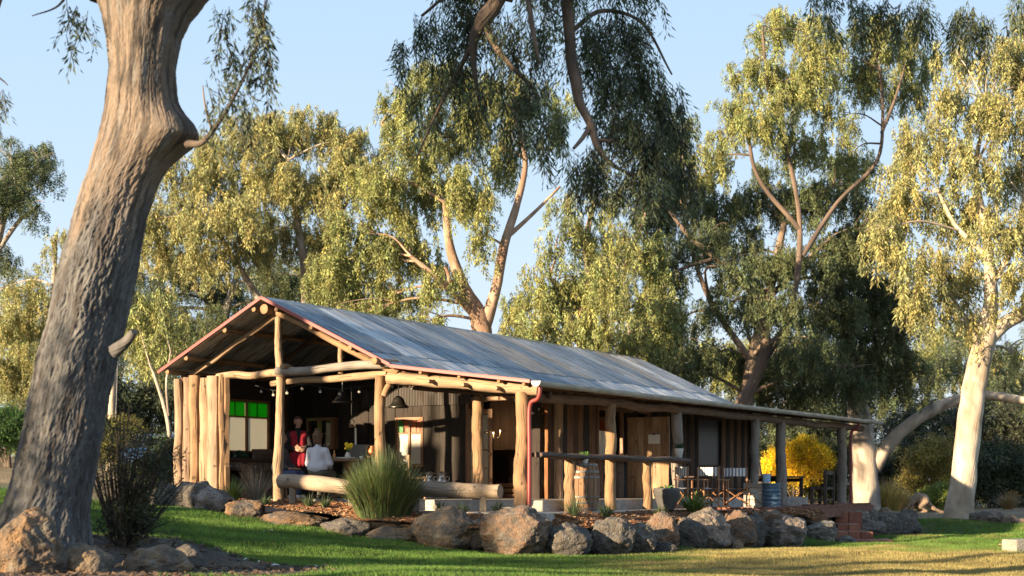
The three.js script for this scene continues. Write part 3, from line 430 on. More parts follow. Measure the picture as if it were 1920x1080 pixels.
// log benches
{
  const mk = (a, b, r, label, seed, legs) => { const t = thing('log_bench', label, 'bench', new V3((a.x + b.x) / 2, 0.1, (a.z + b.z) / 2), 0, 'log benches at the porch edge'), A = a.clone().sub(t.position), Bb = b.clone().sub(t.position); part(t, 'seat_log', tube([A, A.clone().lerp(Bb, 0.3).add(new V3(0, 0.02, 0)), A.clone().lerp(Bb, 0.7), Bb], [r * 0.95, r * 1.05, r, r * 0.92], { seg: 18, per: 12, lump: 0.07, seed, rough: 1.4 }), wood(0.34, 0.26, 0.19)); for (const f of legs) { const p = A.clone().lerp(Bb, f); part(t, 'leg', box(0.13, p.y - r * 0.7 + 0.12, 0.16, p.x, -0.12, p.z), wood(0.3, 0.24, 0.18)); } return t; };
  mk(P(526, 902, 32.0), P(694, 917, 30.9), 0.155, 'left log bench where the person in white sits', 3, [0.14, 0.8]);
  mk(P(742, 917, 30.9), P(938, 922, 29.9), 0.15, 'right log bench with sawn end, beyond the big tussock', 4, [0.2, 0.84]);
}
// pendant lamps
for (const [u, v, t, label, top] of [[642, 745, 1.5, 'dark dome pendant lamp on a rod, left of the forked post', 3.9], [747, 754, 1.6, 'worn metal dome pendant lamp right of the forked post', 2.8]]) {
  const s = placeS(u, t), p = W(s, t), Z = -p.z; p.y = EYE + (HORIZON - v) * Z / FOCAL - 0.12;
  const g = thing('pendant_lamp', label, 'lamp', p, 0, 'pendant lamps in the porch');
  part(g, 'lamp_shade', lathe([[0.215, 0], [0.22, 0.02], [0.2, 0.045], [0.155, 0.075], [0.13, 0.14], [0.1, 0.2], [0.05, 0.24], [0.03, 0.25]], 28), plain(0.10, 0.09, 0.08, 0.35, 0.85, { side: THREE.DoubleSide, map: blotch }));
  part(g, 'rod', cyl(0.009, 0.009, top - p.y - 0.25, 0, 0.25, 0, 8), plain(0.55, 0.5, 0.42, 0.5)); part(g, 'light_bulb', xf(new THREE.SphereGeometry(0.045, 12, 10), 0, 0.06, 0), phys(0.85, 0.85, 0.8, { roughness: 0.2 }));
}
// string of festoon bulbs under the plate logs
{
  const t = thing('festoon_lights', 'string of clear festoon bulbs looped under the porch beams', 'string lights', W(0, 0.6, 2.6)), o = W(0, 0.6, 2.6), pts = [];
  for (const [s, tt, y] of [[-1.3, 1.2, 2.72], [-0.6, 1.1, 2.58], [0.2, 1.0, 2.68], [1.1, 1.0, 2.55], [2.0, 1.0, 2.6], [2.7, 1.0, 2.66], [3.6, 1.2, 2.5], [4.5, 1.3, 2.44], [5.3, 1.2, 2.3], [6.0, 1.0, 2.3]]) pts.push(W(s, tt, y).sub(o));
  const c = new THREE.CatmullRomCurve3(pts); part(t, 'cable', new THREE.TubeGeometry(c, 60, 0.008, 5), black);
  for (let i = 0; i < 16; i++) { const p = c.getPoint((i + 0.5) / 16), b = sub(t, 'bulb'); b.position.copy(p); part(b, 'socket', cyl(0.017, 0.017, 0.06, 0, -0.07, 0, 8), black); part(b, 'globe', xf(new THREE.SphereGeometry(0.032, 10, 8), 0, -0.1, 0), phys(0.9, 0.88, 0.8, { roughness: 0.05, transmission: 0.6, thickness: 0 })); }
}
// things along the left wall
{
  const p = W(-2.22, 1.95, FLOOR), t = thing('sideboard', 'dark wooden sideboard with drawers under the green paned window', 'sideboard', p, TURN), w = wood(0.13, 0.08, 0.055), w2 = wood(0.2, 0.13, 0.09);
  part(t, 'top', box(0.62, 0.05, 1.9, 0, 0.86, 0), w); part(t, 'carcass', box(0.52, 0.8, 1.75, -0.02, 0.06, 0), w); for (const z of [-0.6, 0, 0.6]) { const d = part(t, 'drawer', box(0.03, 0.2, 0.52, 0.255, 0.62, z), w2); part(d, 'knob', xf(new THREE.SphereGeometry(0.022, 8, 6), 0.285, 0.72, z), steel); part(t, 'door_panel', box(0.025, 0.46, 0.52, 0.25, 0.12, z), w); } for (const z of [-0.8, 0.8]) part(t, 'foot', box(0.4, 0.08, 0.08, 0, 0, z), w);
  const c = thing('wooden_crate', 'pale wooden crate shelf in front of the sideboard', 'crate', W(-1.72, 1.0, FLOOR), TURN); for (const y of [0, 0.3, 0.62]) part(c, 'board', box(0.75, 0.04, 0.4, 0, y, 0), w2); for (const x of [-0.36, 0.36]) part(c, 'side', box(0.035, 0.74, 0.4, x, 0.02, 0), w2); part(c, 'back_board', box(0.74, 0.72, 0.02, 0, 0.02, -0.2), brown);
  part(c, 'front_board', box(0.75, 0.16, 0.03, 0, 0.64, 0.21), wood(0.3, 0.21, 0.14)); for (let i = 0; i < 4; i++) part(c, 'hook', xf(new THREE.SphereGeometry(0.02, 8, 6), -0.27 + i * 0.18, 0.72, 0.24), steel);
  single('green_cloth', 'folded dark green cloth heaped on the sideboard', 'cloth', skinBones([[-0.25, 0.04, 0, 0.1, 0.06, 0.02, 0.06, 0.09], [0.1, 0.06, 0.02, 0.3, 0.03, 0, 0.09, 0.04], [0, 0.05, -0.08, 0.05, 0.1, 0.05, 0.07, 0.06]], 0.02), plain(0.025, 0.06, 0.025, 0.95), W(-2.1, 1.55, FLOOR + 0.93), TURN);
  single('wooden_box', 'small wooden box standing on the sideboard end', 'box', box(0.3, 0.22, 0.42, 0, 0, 0), w2, W(-2.15, 2.45, FLOOR + 0.912), TURN);
  for (let i = 0; i < 3; i++) single('glass_jar', ['glass jar on the sideboard, nearest the crate', 'glass jar in the middle of the sideboard edge', 'glass jar at the far end of the sideboard'][i], 'jar', lathe([[0, 0], [0.045, 0], [0.05, 0.01], [0.05, 0.1], [0.035, 0.13], [0.037, 0.15]], 14), glass, W(-1.98, [1.3, 1.95, 2.75][i], FLOOR + 0.912));
}
// wall cabinet
{
  const s = placeS(603, 4.3), g = thing('wall_cabinet', 'wooden cabinet with two glazed doors on the back wall', 'cabinet', W(s, 4.33, 1.38), TURN), w = wood(0.30, 0.15, 0.07, 0.5); part(g, 'back', box(0.82, 0.72, 0.02, 0, 0, -0.1), black); for (const x of [-0.4, 0.4]) part(g, 'side', box(0.03, 0.76, 0.2, x, 0, 0), w); part(g, 'shelf', box(0.77, 0.02, 0.17, 0, 0.36, -0.01), w);
  for (const k of [-1, 1]) { const d = sub(g, 'door'); d.position.set(k * 0.2, 0, 0.11); part(d, 'frame', merge([box(0.06, 0.76, 0.025, -0.165, 0, 0), box(0.06, 0.76, 0.025, 0.165, 0, 0), box(0.27, 0.07, 0.024, 0, 0, 0), box(0.27, 0.07, 0.024, 0, 0.69, 0)]), w); part(d, 'pane', box(0.27, 0.62, 0.004, 0, 0.07, -0.005), glass); }
  for (let i = 0; i < 6; i++) single('wine_glass', ['first', 'second', 'third', 'fourth', 'fifth', 'last'][i] + ' wine glass from the left inside the wall cabinet', 'glass', lathe([[0.025, 0], [0.005, 0.006], [0.005, 0.06], [0.03, 0.09], [0.03, 0.14]], 10), phys(0.9, 0.9, 0.9, { roughness: 0.1, transmission: 0.7, thickness: 0 }), W(s - 0.3 + i * 0.115, 4.34, 1.395));
}
// coffee corner: grey steel stove with flue, lantern, copper pot
{
  const s = placeS(672, 4.0), g = thing('steel_stove', 'grey steel stove with a thin flue behind the forked post', 'stove', W(s, 4.05, FLOOR), TURN), m = plain(0.30, 0.30, 0.31, 0.55, 0.3); part(g, 'body', box(0.62, 0.82, 0.45, 0, 0.06, 0, 0.02), m); part(g, 'upper_case', box(0.52, 0.36, 0.35, 0.02, 0.89, -0.03, 0.02), m); part(g, 'flue', cyl(0.035, 0.035, 0.4, -0.12, 1.25, 0), steel); for (const x of [-0.24, 0.24]) part(g, 'foot', box(0.06, 0.06, 0.4, x, 0, 0), black); part(g, 'oven_door', box(0.46, 0.42, 0.02, 0, 0.22, 0.232, 0.008), plain(0.2, 0.2, 0.21, 0.4, 0.4));
  single('copper_pot', 'tarnished copper pot beside the stove', 'pot', lathe([[0, 0], [0.1, 0], [0.13, 0.05], [0.14, 0.12], [0.09, 0.2], [0.1, 0.23], [0.11, 0.235]], 20), plain(0.35, 0.12, 0.05, 0.4, 0.8), W(s + 0.6, 3.75, 1.2));
  const st = thing('pot_stand', 'small dark wooden stand under the copper pot', 'stand', W(s + 0.6, 3.75, FLOOR), TURN); part(st, 'top', box(0.5, 0.04, 0.4, 0, 0.936, 0), brown); for (const x of [-0.2, 0.2]) for (const z of [-0.15, 0.15]) part(st, 'leg', box(0.05, 0.936, 0.05, x, 0, z), brown);
  const l = thing('oil_lantern', 'small brass oil lantern hanging above the stove', 'lantern', W(s + 0.1, 3.6, 1.86)); part(l, 'tank', lathe([[0, 0], [0.07, 0], [0.08, 0.03], [0.05, 0.06], [0.03, 0.07]], 14), plain(0.45, 0.33, 0.14, 0.3, 0.9)); part(l, 'chimney', lathe([[0.03, 0.07], [0.055, 0.12], [0.03, 0.2]], 14), glass); part(l, 'handle', xf(new THREE.TorusGeometry(0.08, 0.006, 6, 20, Math.PI), 0, 0.1, 0), iron); part(l, 'cord', cyl(0.005, 0.005, 1.0, 0, 0.17, 0, 5), iron);
}
// porch table with its things
const T0 = W(placeS(652, 1.35), 1.35, FLOOR);
{
  const t = thing('porch_table', 'round wooden pedestal table beside the person in white', 'table', T0), w = wood(0.24, 0.14, 0.08); part(t, 'table_top', xf(lathe([[0, 0.80], [0.5, 0.80], [0.52, 0.815], [0.52, 0.835], [0.5, 0.845], [0, 0.845]], 36)), w); part(t, 'pedestal', lathe([[0.09, 0.1], [0.07, 0.2], [0.1, 0.35], [0.06, 0.6], [0.12, 0.8]], 18), wood(0.36, 0.2, 0.1)); for (let k = 0; k < 3; k++) { const a = k * TAU / 3 + 0.4; part(t, 'foot', log(new V3(0, 0.16, 0), new V3(Math.cos(a) * 0.42, 0.04, Math.sin(a) * 0.42), 0.05, 0.035, { seed: k + 3, bend: 0.01 }), w); }
  single('serving_tray', 'white serving tray on the porch table', 'tray', lathe([[0, 0], [0.2, 0], [0.23, 0.03], [0.22, 0.03], [0.19, 0.012], [0, 0.012]], 26).scale(1.1, 1.6, 0.8), white, T0.clone().add(new V3(-0.05, 0.846, 0.12)));
  const v = thing('flower_vase', 'white vase of yellow daffodils on the porch table', 'vase', T0.clone().add(new V3(-0.02, 0.846, -0.18))); part(v, 'vase', lathe([[0, 0], [0.045, 0], [0.07, 0.05], [0.055, 0.11], [0.035, 0.14], [0.04, 0.16]], 16), plain(0.7, 0.68, 0.62, 0.3)); const yel = plain(0.85, 0.62, 0.02, 0.7), r = rngOf(8), st = []; for (let i = 0; i < 7; i++) { const a = r() * TAU, x = Math.cos(a) * 0.13 * r(), z = Math.sin(a) * 0.1 * r(), y = 0.24 + 0.1 * r(); const f = part(v, 'flower', xf(new THREE.ConeGeometry(0.05, 0.05, 6, 1, true), x, y, z, r() * 2, 0, r() * 2), phys(0.85, 0.6, 0.02, { roughness: 0.8, side: THREE.DoubleSide })); part(f, 'flower_heart', xf(new THREE.SphereGeometry(0.022, 8, 6), x, y, z), yel); st.push(bar(new V3(0, 0.1, 0), new V3(x, y, z), 0.005, 5)); } part(v, 'stems', merge(st), plain(0.06, 0.14, 0.03, 0.8));
  single('amber_bottle', 'small amber bottle on the porch table edge', 'bottle', lathe([[0, 0], [0.028, 0], [0.03, 0.01], [0.03, 0.11], [0.012, 0.15], [0.012, 0.2], [0, 0.2]], 14), phys(0.6, 0.25, 0.05, { roughness: 0.15 }), T0.clone().add(new V3(-0.28, 0.846, 0.08)));
  single('porcelain_cup', 'white cup near the right side of the porch table', 'cup', lathe([[0, 0], [0.025, 0], [0.04, 0.05], [0.042, 0.07], [0.038, 0.07], [0.022, 0.008], [0, 0.008]], 14), white, T0.clone().add(new V3(0.3, 0.846, 0.12)));
}
function woodChair(label, pos, turn, mat) { const t = thing('wooden_chair', label, 'chair', pos, turn, 'wooden dining chairs'); part(t, 'seat', box(0.42, 0.035, 0.42, 0, 0.44, 0), mat); for (const [x, z] of [[-0.18, 0.18], [0.18, 0.18]]) part(t, 'leg', box(0.04, 0.44, 0.04, x, 0, z), mat); for (const x of [-0.19, 0.19]) part(t, 'rear_leg', box(0.042, 0.95, 0.04, x, 0, -0.2), mat); part(t, 'top_rail', box(0.34, 0.09, 0.028, 0, 0.85, -0.2), mat); part(t, 'back_rail', box(0.34, 0.04, 0.025, 0, 0.62, -0.2), mat); for (const z of [-0.18, 0.2]) part(t, 'stretcher', box(0.33, 0.025, 0.025, 0, 0.2, z === 0.2 ? 0.18 : -0.2), mat); return t; }
woodChair('light wooden chair behind the big tussock', W(placeS(776, 2.4), 2.4, FLOOR), TURN + 2.6, wood(0.42, 0.28, 0.18));
woodChair('dark red chair just inside the open doorway, left', W(2.85, 5.6, FLOOR), TURN + 0.4, wood(0.20, 0.07, 0.04, 0.4)); woodChair('dark red chair just inside the open doorway, right', W(3.15, 6.0, FLOOR), TURN + 0.2, wood(0.20, 0.07, 0.04, 0.4));
// stool of the person in white
{ const p = W(placeS(597, 0.72), 0.72, FLOOR - 0.02), t = thing('wooden_stool', 'wooden stool under the person in white', 'stool', p), w = wood(0.4, 0.24, 0.13); part(t, 'seat', lathe([[0, 0.44], [0.17, 0.44], [0.18, 0.455], [0.17, 0.475], [0, 0.475]], 20), w); for (let k = 0; k < 4; k++) { const a = k * TAU / 4 + 0.7; part(t, 'leg', bar(new V3(Math.cos(a) * 0.12, 0.44, Math.sin(a) * 0.12), new V3(Math.cos(a) * 0.19, 0, Math.sin(a) * 0.19), 0.018, 8), w); } }
// milk cans
[[806, 3.6, 'left steel milk can beyond the right log bench'], [828, 3.6, 'right steel milk can beyond the right log bench']].forEach(([u, t, label]) => { const g = thing('milk_can', label, 'milk can', W(placeS(u, t), t, FLOOR), 0, 'steel milk cans'); part(g, 'body', lathe([[0, 0], [0.13, 0], [0.14, 0.02], [0.14, 0.38], [0.08, 0.47], [0.08, 0.53], [0.11, 0.55]], 22), steel); part(g, 'lid', lathe([[0.115, 0.552], [0.115, 0.575], [0.03, 0.59], [0.03, 0.61], [0, 0.61]], 20), steel); for (const x of [-1, 1]) part(g, 'handle', xf(new THREE.TorusGeometry(0.045, 0.01, 6, 14), x * 0.13, 0.45, 0), steel); });
// candelabra with three lit candles and a cabinet deep in the room
{
  const s = placeS(925, 7.9), p = W(s, 7.9, 1.78), g = thing('candelabra', 'iron candelabra with three burning candles inside the doorway', 'candelabra', p, TURN); part(g, 'stem', merge([cyl(0.012, 0.012, 0.34, 0, -0.36, 0, 8), cyl(0.07, 0.06, 0.02, 0, -0.38, 0, 14)]), iron); part(g, 'arms', merge([bar(new V3(-0.2, -0.02, 0), new V3(0, -0.14, 0), 0.009), bar(new V3(0.2, -0.02, 0), new V3(0, -0.14, 0), 0.009)]), iron);
  for (const x of [-0.2, 0, 0.2]) { const y = x ? 0.03 : -0.02, c = part(g, 'candle', cyl(0.012, 0.012, 0.1, x, y - 0.05, 0, 8), plain(0.7, 0.65, 0.5)); part(c, 'flame', xf(new THREE.SphereGeometry(0.014, 8, 8).scale(1, 1.9, 1), x, y + 0.075, 0), new THREE.MeshStandardMaterial({ color: 0x000000, emissive: new THREE.Color(1, 0.6, 0.25), emissiveIntensity: 6 })); const L = new THREE.PointLight(new THREE.Color(1, 0.6, 0.28), 0.25, 0, 2); L.position.set(x, y + 0.075, 0); L.castShadow = true; g.add(L); }
  const cab = thing('low_cabinet', 'dark low cabinet under the candelabra in the doorway', 'cabinet', W(s, 8.05, FLOOR), TURN); part(cab, 'body', box(1.0, 1.12, 0.42, 0, 0.05, 0), brown); part(cab, 'top', box(1.06, 0.03, 0.46, 0, 1.17, 0), brown); for (const x of [-0.25, 0.25]) part(cab, 'door_panel', box(0.44, 0.9, 0.02, x, 0.14, 0.22), darkBoard);
  const tb = thing('dining_table', 'dark dining table inside the doorway', 'table', W(3.3, 6.6, FLOOR), TURN); part(tb, 'table_top', box(1.5, 0.04, 0.8, 0, 0.72, 0), wood(0.12, 0.06, 0.035, 0.4)); for (const x of [-0.68, 0.68]) for (const z of [-0.33, 0.33]) part(tb, 'leg', box(0.06, 0.72, 0.06, x, 0, z), brown);
  const bx = thing('slatted_crate', 'slatted wooden crate on the floor in the doorway', 'crate', W(placeS(954, 5.2), 5.2, FLOOR), TURN), w3 = wood(0.24, 0.13, 0.06); for (let k = 0; k < 3; k++) { part(bx, 'slat', box(0.5, 0.09, 0.015, 0, 0.02 + k * 0.12, 0.17), w3); part(bx, 'slat', box(0.5, 0.09, 0.015, 0, 0.02 + k * 0.12, -0.17), w3); } for (const x of [-0.24, 0.24]) part(bx, 'end', box(0.02, 0.36, 0.32, x, 0, 0), w3); part(bx, 'base', box(0.46, 0.015, 0.32, 0, 0.001, 0), w3);
}
// wine barrel
{
  const p = W(6.46, 2.05, 0.0), t = thing('wine_barrel', 'upright oak wine barrel with steel hoops under the bar shelf', 'barrel', p), prof = (y) => 0.275 + 0.055 * (1 - ((y - 0.475) / 0.475) ** 2), n = 20, st = [wood(0.25, 0.14, 0.075), wood(0.22, 0.12, 0.065), wood(0.28, 0.16, 0.085)];
  for (let k = 0; k < n; k++) { const pos = [], idx = [], uv = [], S = 10; for (let j = 0; j <= S; j++) { const y = j / S * 0.95, r = prof(y); for (const [f, rr] of [[0.03, r - 0.012], [0.1, r], [0.9, r], [0.97, r - 0.012]]) { const a = (k + f) / n * TAU; pos.push(Math.cos(a) * rr, y, Math.sin(a) * rr); uv.push(f * 0.1 + k * 0.13, y * 0.5 + k * 0.2); } } for (let j = 0; j < S; j++) for (let i = 0; i < 3; i++) { const a = j * 4 + i, b = a + 4; idx.push(a, b, a + 1, b, b + 1, a + 1); } const g = new THREE.BufferGeometry(); g.setAttribute('position', new THREE.Float32BufferAttribute(pos, 3)); g.setAttribute('uv', new THREE.Float32BufferAttribute(uv, 2)); g.setIndex(idx); g.computeVertexNormals(); part(t, 'stave', g, st[k % 3]); }
  for (const y of [0.02, 0.15, 0.26, 0.65, 0.76, 0.9]) part(t, 'hoop', lathe([[prof(y) + 0.001, y], [prof(y) + 0.007, y + 0.002], [prof(y + 0.045) + 0.007, y + 0.043], [prof(y + 0.045) + 0.001, y + 0.045]], 40), plain(0.2, 0.18, 0.16, 0.55, 0.6, { map: zincMap })); part(t, 'barrel_head', cyl(0.27, 0.27, 0.03, 0, 0.9, 0, 30), st[1]); part(t, 'inner_drum', cyl(0.262, 0.262, 0.88, 0, 0.01, 0, 24), black);
  const q = p.clone().add(new V3(0.03, 0.932, 0.05)), f = thing('potted_herb', 'small white pot with green herb on the barrel', 'potted plant', q); part(f, 'pot', lathe([[0, 0], [0.055, 0], [0.075, 0.13], [0.08, 0.135], [0.07, 0.135], [0.06, 0.1], [0, 0.1]], 18), white); const fo = part(f, 'foliage', strappy2(90, 0.13, 0.11, 0.012, 71).translate(0, 0.1, 0), phys(0.10, 0.22, 0.04, { vertexColors: true, roughness: 0.7, transmission: 0.3, thickness: 0, side: THREE.DoubleSide })); fo.userData.kind = 'stuff';
}
function strappy2(n, h, sp, w, seed) { const r = rngOf(seed), pos = [], col = [], idx = []; for (let i = 0; i < n; i++) { const a = r() * TAU, e = sp * Math.sqrt(r()), y = h * (0.4 + 0.7 * r()), o = pos.length / 3, x = Math.cos(a) * e, z = Math.sin(a) * e, b = r() * TAU, k = 0.6 + 0.7 * r(); const q = [[x * 0.5, y * 0.4, z * 0.5], [x + Math.cos(b) * w, y, z + Math.sin(b) * w], [x * 1.25, y * 1.15, z * 1.25], [x - Math.cos(b) * w, y, z - Math.sin(b) * w]]; for (const v of q) { pos.push(...v); col.push(k, k, k); } idx.push(o, o + 1, o + 2, o, o + 2, o + 3); } const g = new THREE.BufferGeometry(); g.setAttribute('position', new THREE.Float32BufferAttribute(pos, 3)); g.setAttribute('color', new THREE.Float32BufferAttribute(col, 3)); g.setIndex(idx); g.computeVertexNormals(); return g; }
{ const q = W(6.42, 6.62, 1.135), f = thing('potted_herb', 'square white tapered pot with dark plant at the end of the bar shelf', 'potted plant', q); part(f, 'pot', lathe([[0, 0], [0.085, 0], [0.125, 0.2], [0.13, 0.21], [0.115, 0.21], [0.1, 0.16], [0, 0.16]], 4).rotateY(0.9), plain(0.6, 0.6, 0.58, 0.6)); const fo = part(f, 'foliage', strappy2(90, 0.14, 0.12, 0.012, 72).translate(0, 0.17, 0), phys(0.04, 0.08, 0.03, { vertexColors: true, roughness: 0.7, side: THREE.DoubleSide })); fo.userData.kind = 'stuff'; }
// glasses and a small lamp on the servery counter
for (let i = 0; i < 5; i++) single('tumbler', ['first', 'second', 'third', 'fourth', 'last'][i] + ' tumbler from the left on the servery counter', 'glass', lathe([[0, 0], [0.034, 0], [0.042, 0.12], [0.039, 0.12], [0.031, 0.012], [0, 0.012]], 14), phys(0.92, 0.85, 0.78, { roughness: 0.08, transmission: 0.55, thickness: 0 }), W(4.42, 8.05 + i * 0.13, 1.151));
single('brass_bell', 'small brass hand bell on the servery counter', 'bell', lathe([[0.06, 0], [0.055, 0.01], [0.035, 0.06], [0.015, 0.08], [0.012, 0.15], [0.018, 0.17], [0, 0.18]], 16), plain(0.7, 0.4, 0.2, 0.3, 0.9), W(4.45, 7.55, 1.151));
{ const g = thing('paper_notice', 'white paper notice clipped to the board screen', 'notice', W(5.55, 7.15, 1.48), TURN); part(g, 'sheet', box(0.30, 0.21, 0.004, 0, 0, 0, 0.001), plain(0.62, 0.58, 0.5, 0.9)); part(g, 'clip', box(0.05, 0.04, 0.02, 0, 0.2, 0.006, 0.004), iron); }
// urn
{ const g = thing('garden_urn', 'dark grey tapered garden urn left of the folding chairs', 'pot', W(6.98, 4.8, -0.04), 0.3); part(g, 'urn', lathe([[0, 0], [0.14, 0], [0.17, 0.06], [0.27, 0.34], [0.29, 0.44], [0.27, 0.5], [0.24, 0.5], [0.25, 0.43], [0, 0.4]], 28), plain(0.075, 0.07, 0.068, 0.75, 0, { map: blotch, bumpMap: grit, bumpScale: 0.006 })); const fo = part(g, 'foliage', strappy2(50, 0.12, 0.2, 0.02, 74).translate(0, 0.42, 0), phys(0.05, 0.12, 0.03, { vertexColors: true, roughness: 0.7, side: THREE.DoubleSide })); fo.userData.kind = 'stuff'; }
// brick paving and steps
const brickM = [[0.26, 0.10, 0.06], [0.22, 0.085, 0.055], [0.30, 0.125, 0.08]].map(c => plain(...c, 0.9, 0, { map: blotch, bumpMap: grit, bumpScale: 0.006 }));
{
  const p = W(4.3, 7.3, 0), pv = part(scene, 'brick_paving', merge([box(3.9, 0.24, 6.3, 1.95, -0.262, -3.15, 0.01), box(2.65, 0.24, 5.2, 1.325, -0.262, -8.9, 0.01)]), plain(0.2, 0.09, 0.06, 0.95, 0, { map: blotch, bumpMap: grit, bumpScale: 0.01 })); pv.position.copy(p); pv.rotation.y = TURN; pv.userData.kind = 'structure';
  const apr = part(pv, 'apron', box(1.22, 0.24, 1.75, 3.28, -0.264, 0.87, 0.01), plain(0.2, 0.09, 0.06, 0.95, 0, { map: blotch, bumpMap: grit, bumpScale: 0.01 })); const bg = box(0.228, 0.06, 0.108, 0, 0, 0, 0.006), r = rngOf(66); for (let k = 0; k < 96; k++) { const m = part(pv, 'brick', bg, brickM[Math.floor(r() * 3)]); m.position.set((k < 53 ? 3.79 : 2.54) + (r() - 0.5) * 0.008, -0.03 + (r() - 0.5) * 0.006, -0.08 - k * 0.117); } for (let k = 0; k < 15; k++) { const m = part(pv, 'brick', bg, brickM[Math.floor(r() * 3)]); m.position.set(0.2 + k * 0.235, -0.03, 0.08); }
  const steps = [[1560, 1606, 960, 984, 38.9], [1572, 1611, 983, 999, 38.0], [1578, 1641, 997, 1014, 37.2], [1600, 1686, 1013, 1032, 36.4]];
  const a = P(1615, 1000, 38), st = thing('brick_steps', 'four worn red brick steps down from the paving to the lawn', 'steps', new V3(a.x, P(0, 1032, 36.4).y, a.z), -0.12);
  steps.forEach(([u0, u1, v0, v1, Z], i) => { const q = P((u0 + u1) / 2, v0, Z).sub(st.position), w = (u1 - u0) * Z / FOCAL * 1.1, s = sub(st, 'step'), h = P(0, v0, Z).y - P(0, v1, Z).y + 0.1, n = Math.max(2, Math.round(w / 0.32)); s.position.set(q.x, q.y - h, q.z - 0.5); for (let k = 0; k < n; k++) part(s, 'block', box(w / n - 0.006, h + (k % 2) * 0.004, 1.15, -w / 2 + (k + 0.5) * w / n, 0, 0, 0.018), brickM[(k + i) % 3]); });
}
// folding canvas chairs
function stripeTex() { return tex(64, 16, (u) => { const q = (u * 7) % 1; return q < 0.3 ? [0.06, 0.09, 0.18] : q < 0.42 ? [0.55, 0.52, 0.42] : q < 0.5 ? [0.10, 0.14, 0.22] : [0.62, 0.60, 0.54]; }, true); }
const stripe = plain(1, 1, 1, 0.9, 0, { map: stripeTex(), side: THREE.DoubleSide }), chairWood = wood(0.34, 0.16, 0.07, 0.5);
[[7.0, 5.95, 2.5, 'striped canvas folding chair half hidden behind the grey post'], [7.15, 6.85, 3.0, 'striped canvas folding chair in the middle of the three'], [7.1, 8.3, 3.4, 'striped canvas folding chair nearest the crate']].forEach(([s, t, turn, label]) => {
  const g = thing('folding_chair', label, 'chair', W(s, t, 0.03), TURN + turn, 'striped folding chairs on the brick paving'), w = 0.27;
  for (const x of [-w, w]) { part(g, 'back_post', box(0.028, 0.9, 0.035, x, 0, -0.2), chairWood); part(g, 'front_post', box(0.028, 0.6, 0.035, x, 0, 0.2), chairWood); part(g, 'armrest', box(0.05, 0.022, 0.5, x, 0.602, 0), chairWood); part(g, 'skid', box(0.035, 0.03, 0.46, x * 1.12, 0, 0), chairWood); }
  for (const z of [-0.17, 0.17]) for (const k of [-1, 1]) part(g, 'cross_leg', bar(new V3(-w * k, 0.05, z + k * 0.012), new V3(w * k, 0.43, z + k * 0.012), 0.014, 6), chairWood);
  const cloth = (pts, W0) => { const pos = [], uv = [], idx = []; pts.forEach(([y, z], j) => { for (let i = 0; i <= 8; i++) { const f = i / 8; pos.push((f - 0.5) * 2 * W0, y - (W0 > 0 ? 0 : 0), z - 0.05 * Math.sin(f * Math.PI)); uv.push(f, j); } }); for (let j = 0; j < pts.length - 1; j++) for (let i = 0; i < 8; i++) { const a = j * 9 + i, b = a + 9; idx.push(a, a + 1, b, b, a + 1, b + 1); } const c = new THREE.BufferGeometry(); c.setAttribute('position', new THREE.Float32BufferAttribute(pos, 3)); c.setAttribute('uv', new THREE.Float32BufferAttribute(uv, 2)); c.setIndex(idx); c.computeVertexNormals(); return c; };
  part(g, 'back_canvas', cloth([[0.70, -0.2], [0.80, -0.2], [0.89, -0.2]], w), stripe); const sc = cloth([[0.44, -0.15], [0.43, 0], [0.44, 0.22]], w); const sp = sc.attributes.position; for (let i = 0; i < sp.count; i++) { const f = sp.getX(i) / w; sp.setY(i, sp.getY(i) - 0.03 * (1 - f * f)); sp.setZ(i, [-0.2, 0, 0.2][Math.floor(i / 9)]); } sc.computeVertexNormals(); part(g, 'seat_canvas', sc, stripe);
});
{ const g = thing('cafe_table', 'dark square table between the folding chairs', 'table', W(6.35, 8.1, 0), TURN), w = wood(0.10, 0.06, 0.045); part(g, 'table_top', box(0.9, 0.035, 0.9, 0, 0.70, 0), w); for (const x of [-0.38, 0.38]) for (const z of [-0.38, 0.38]) part(g, 'leg', box(0.05, 0.70, 0.05, x, 0, z), w); }
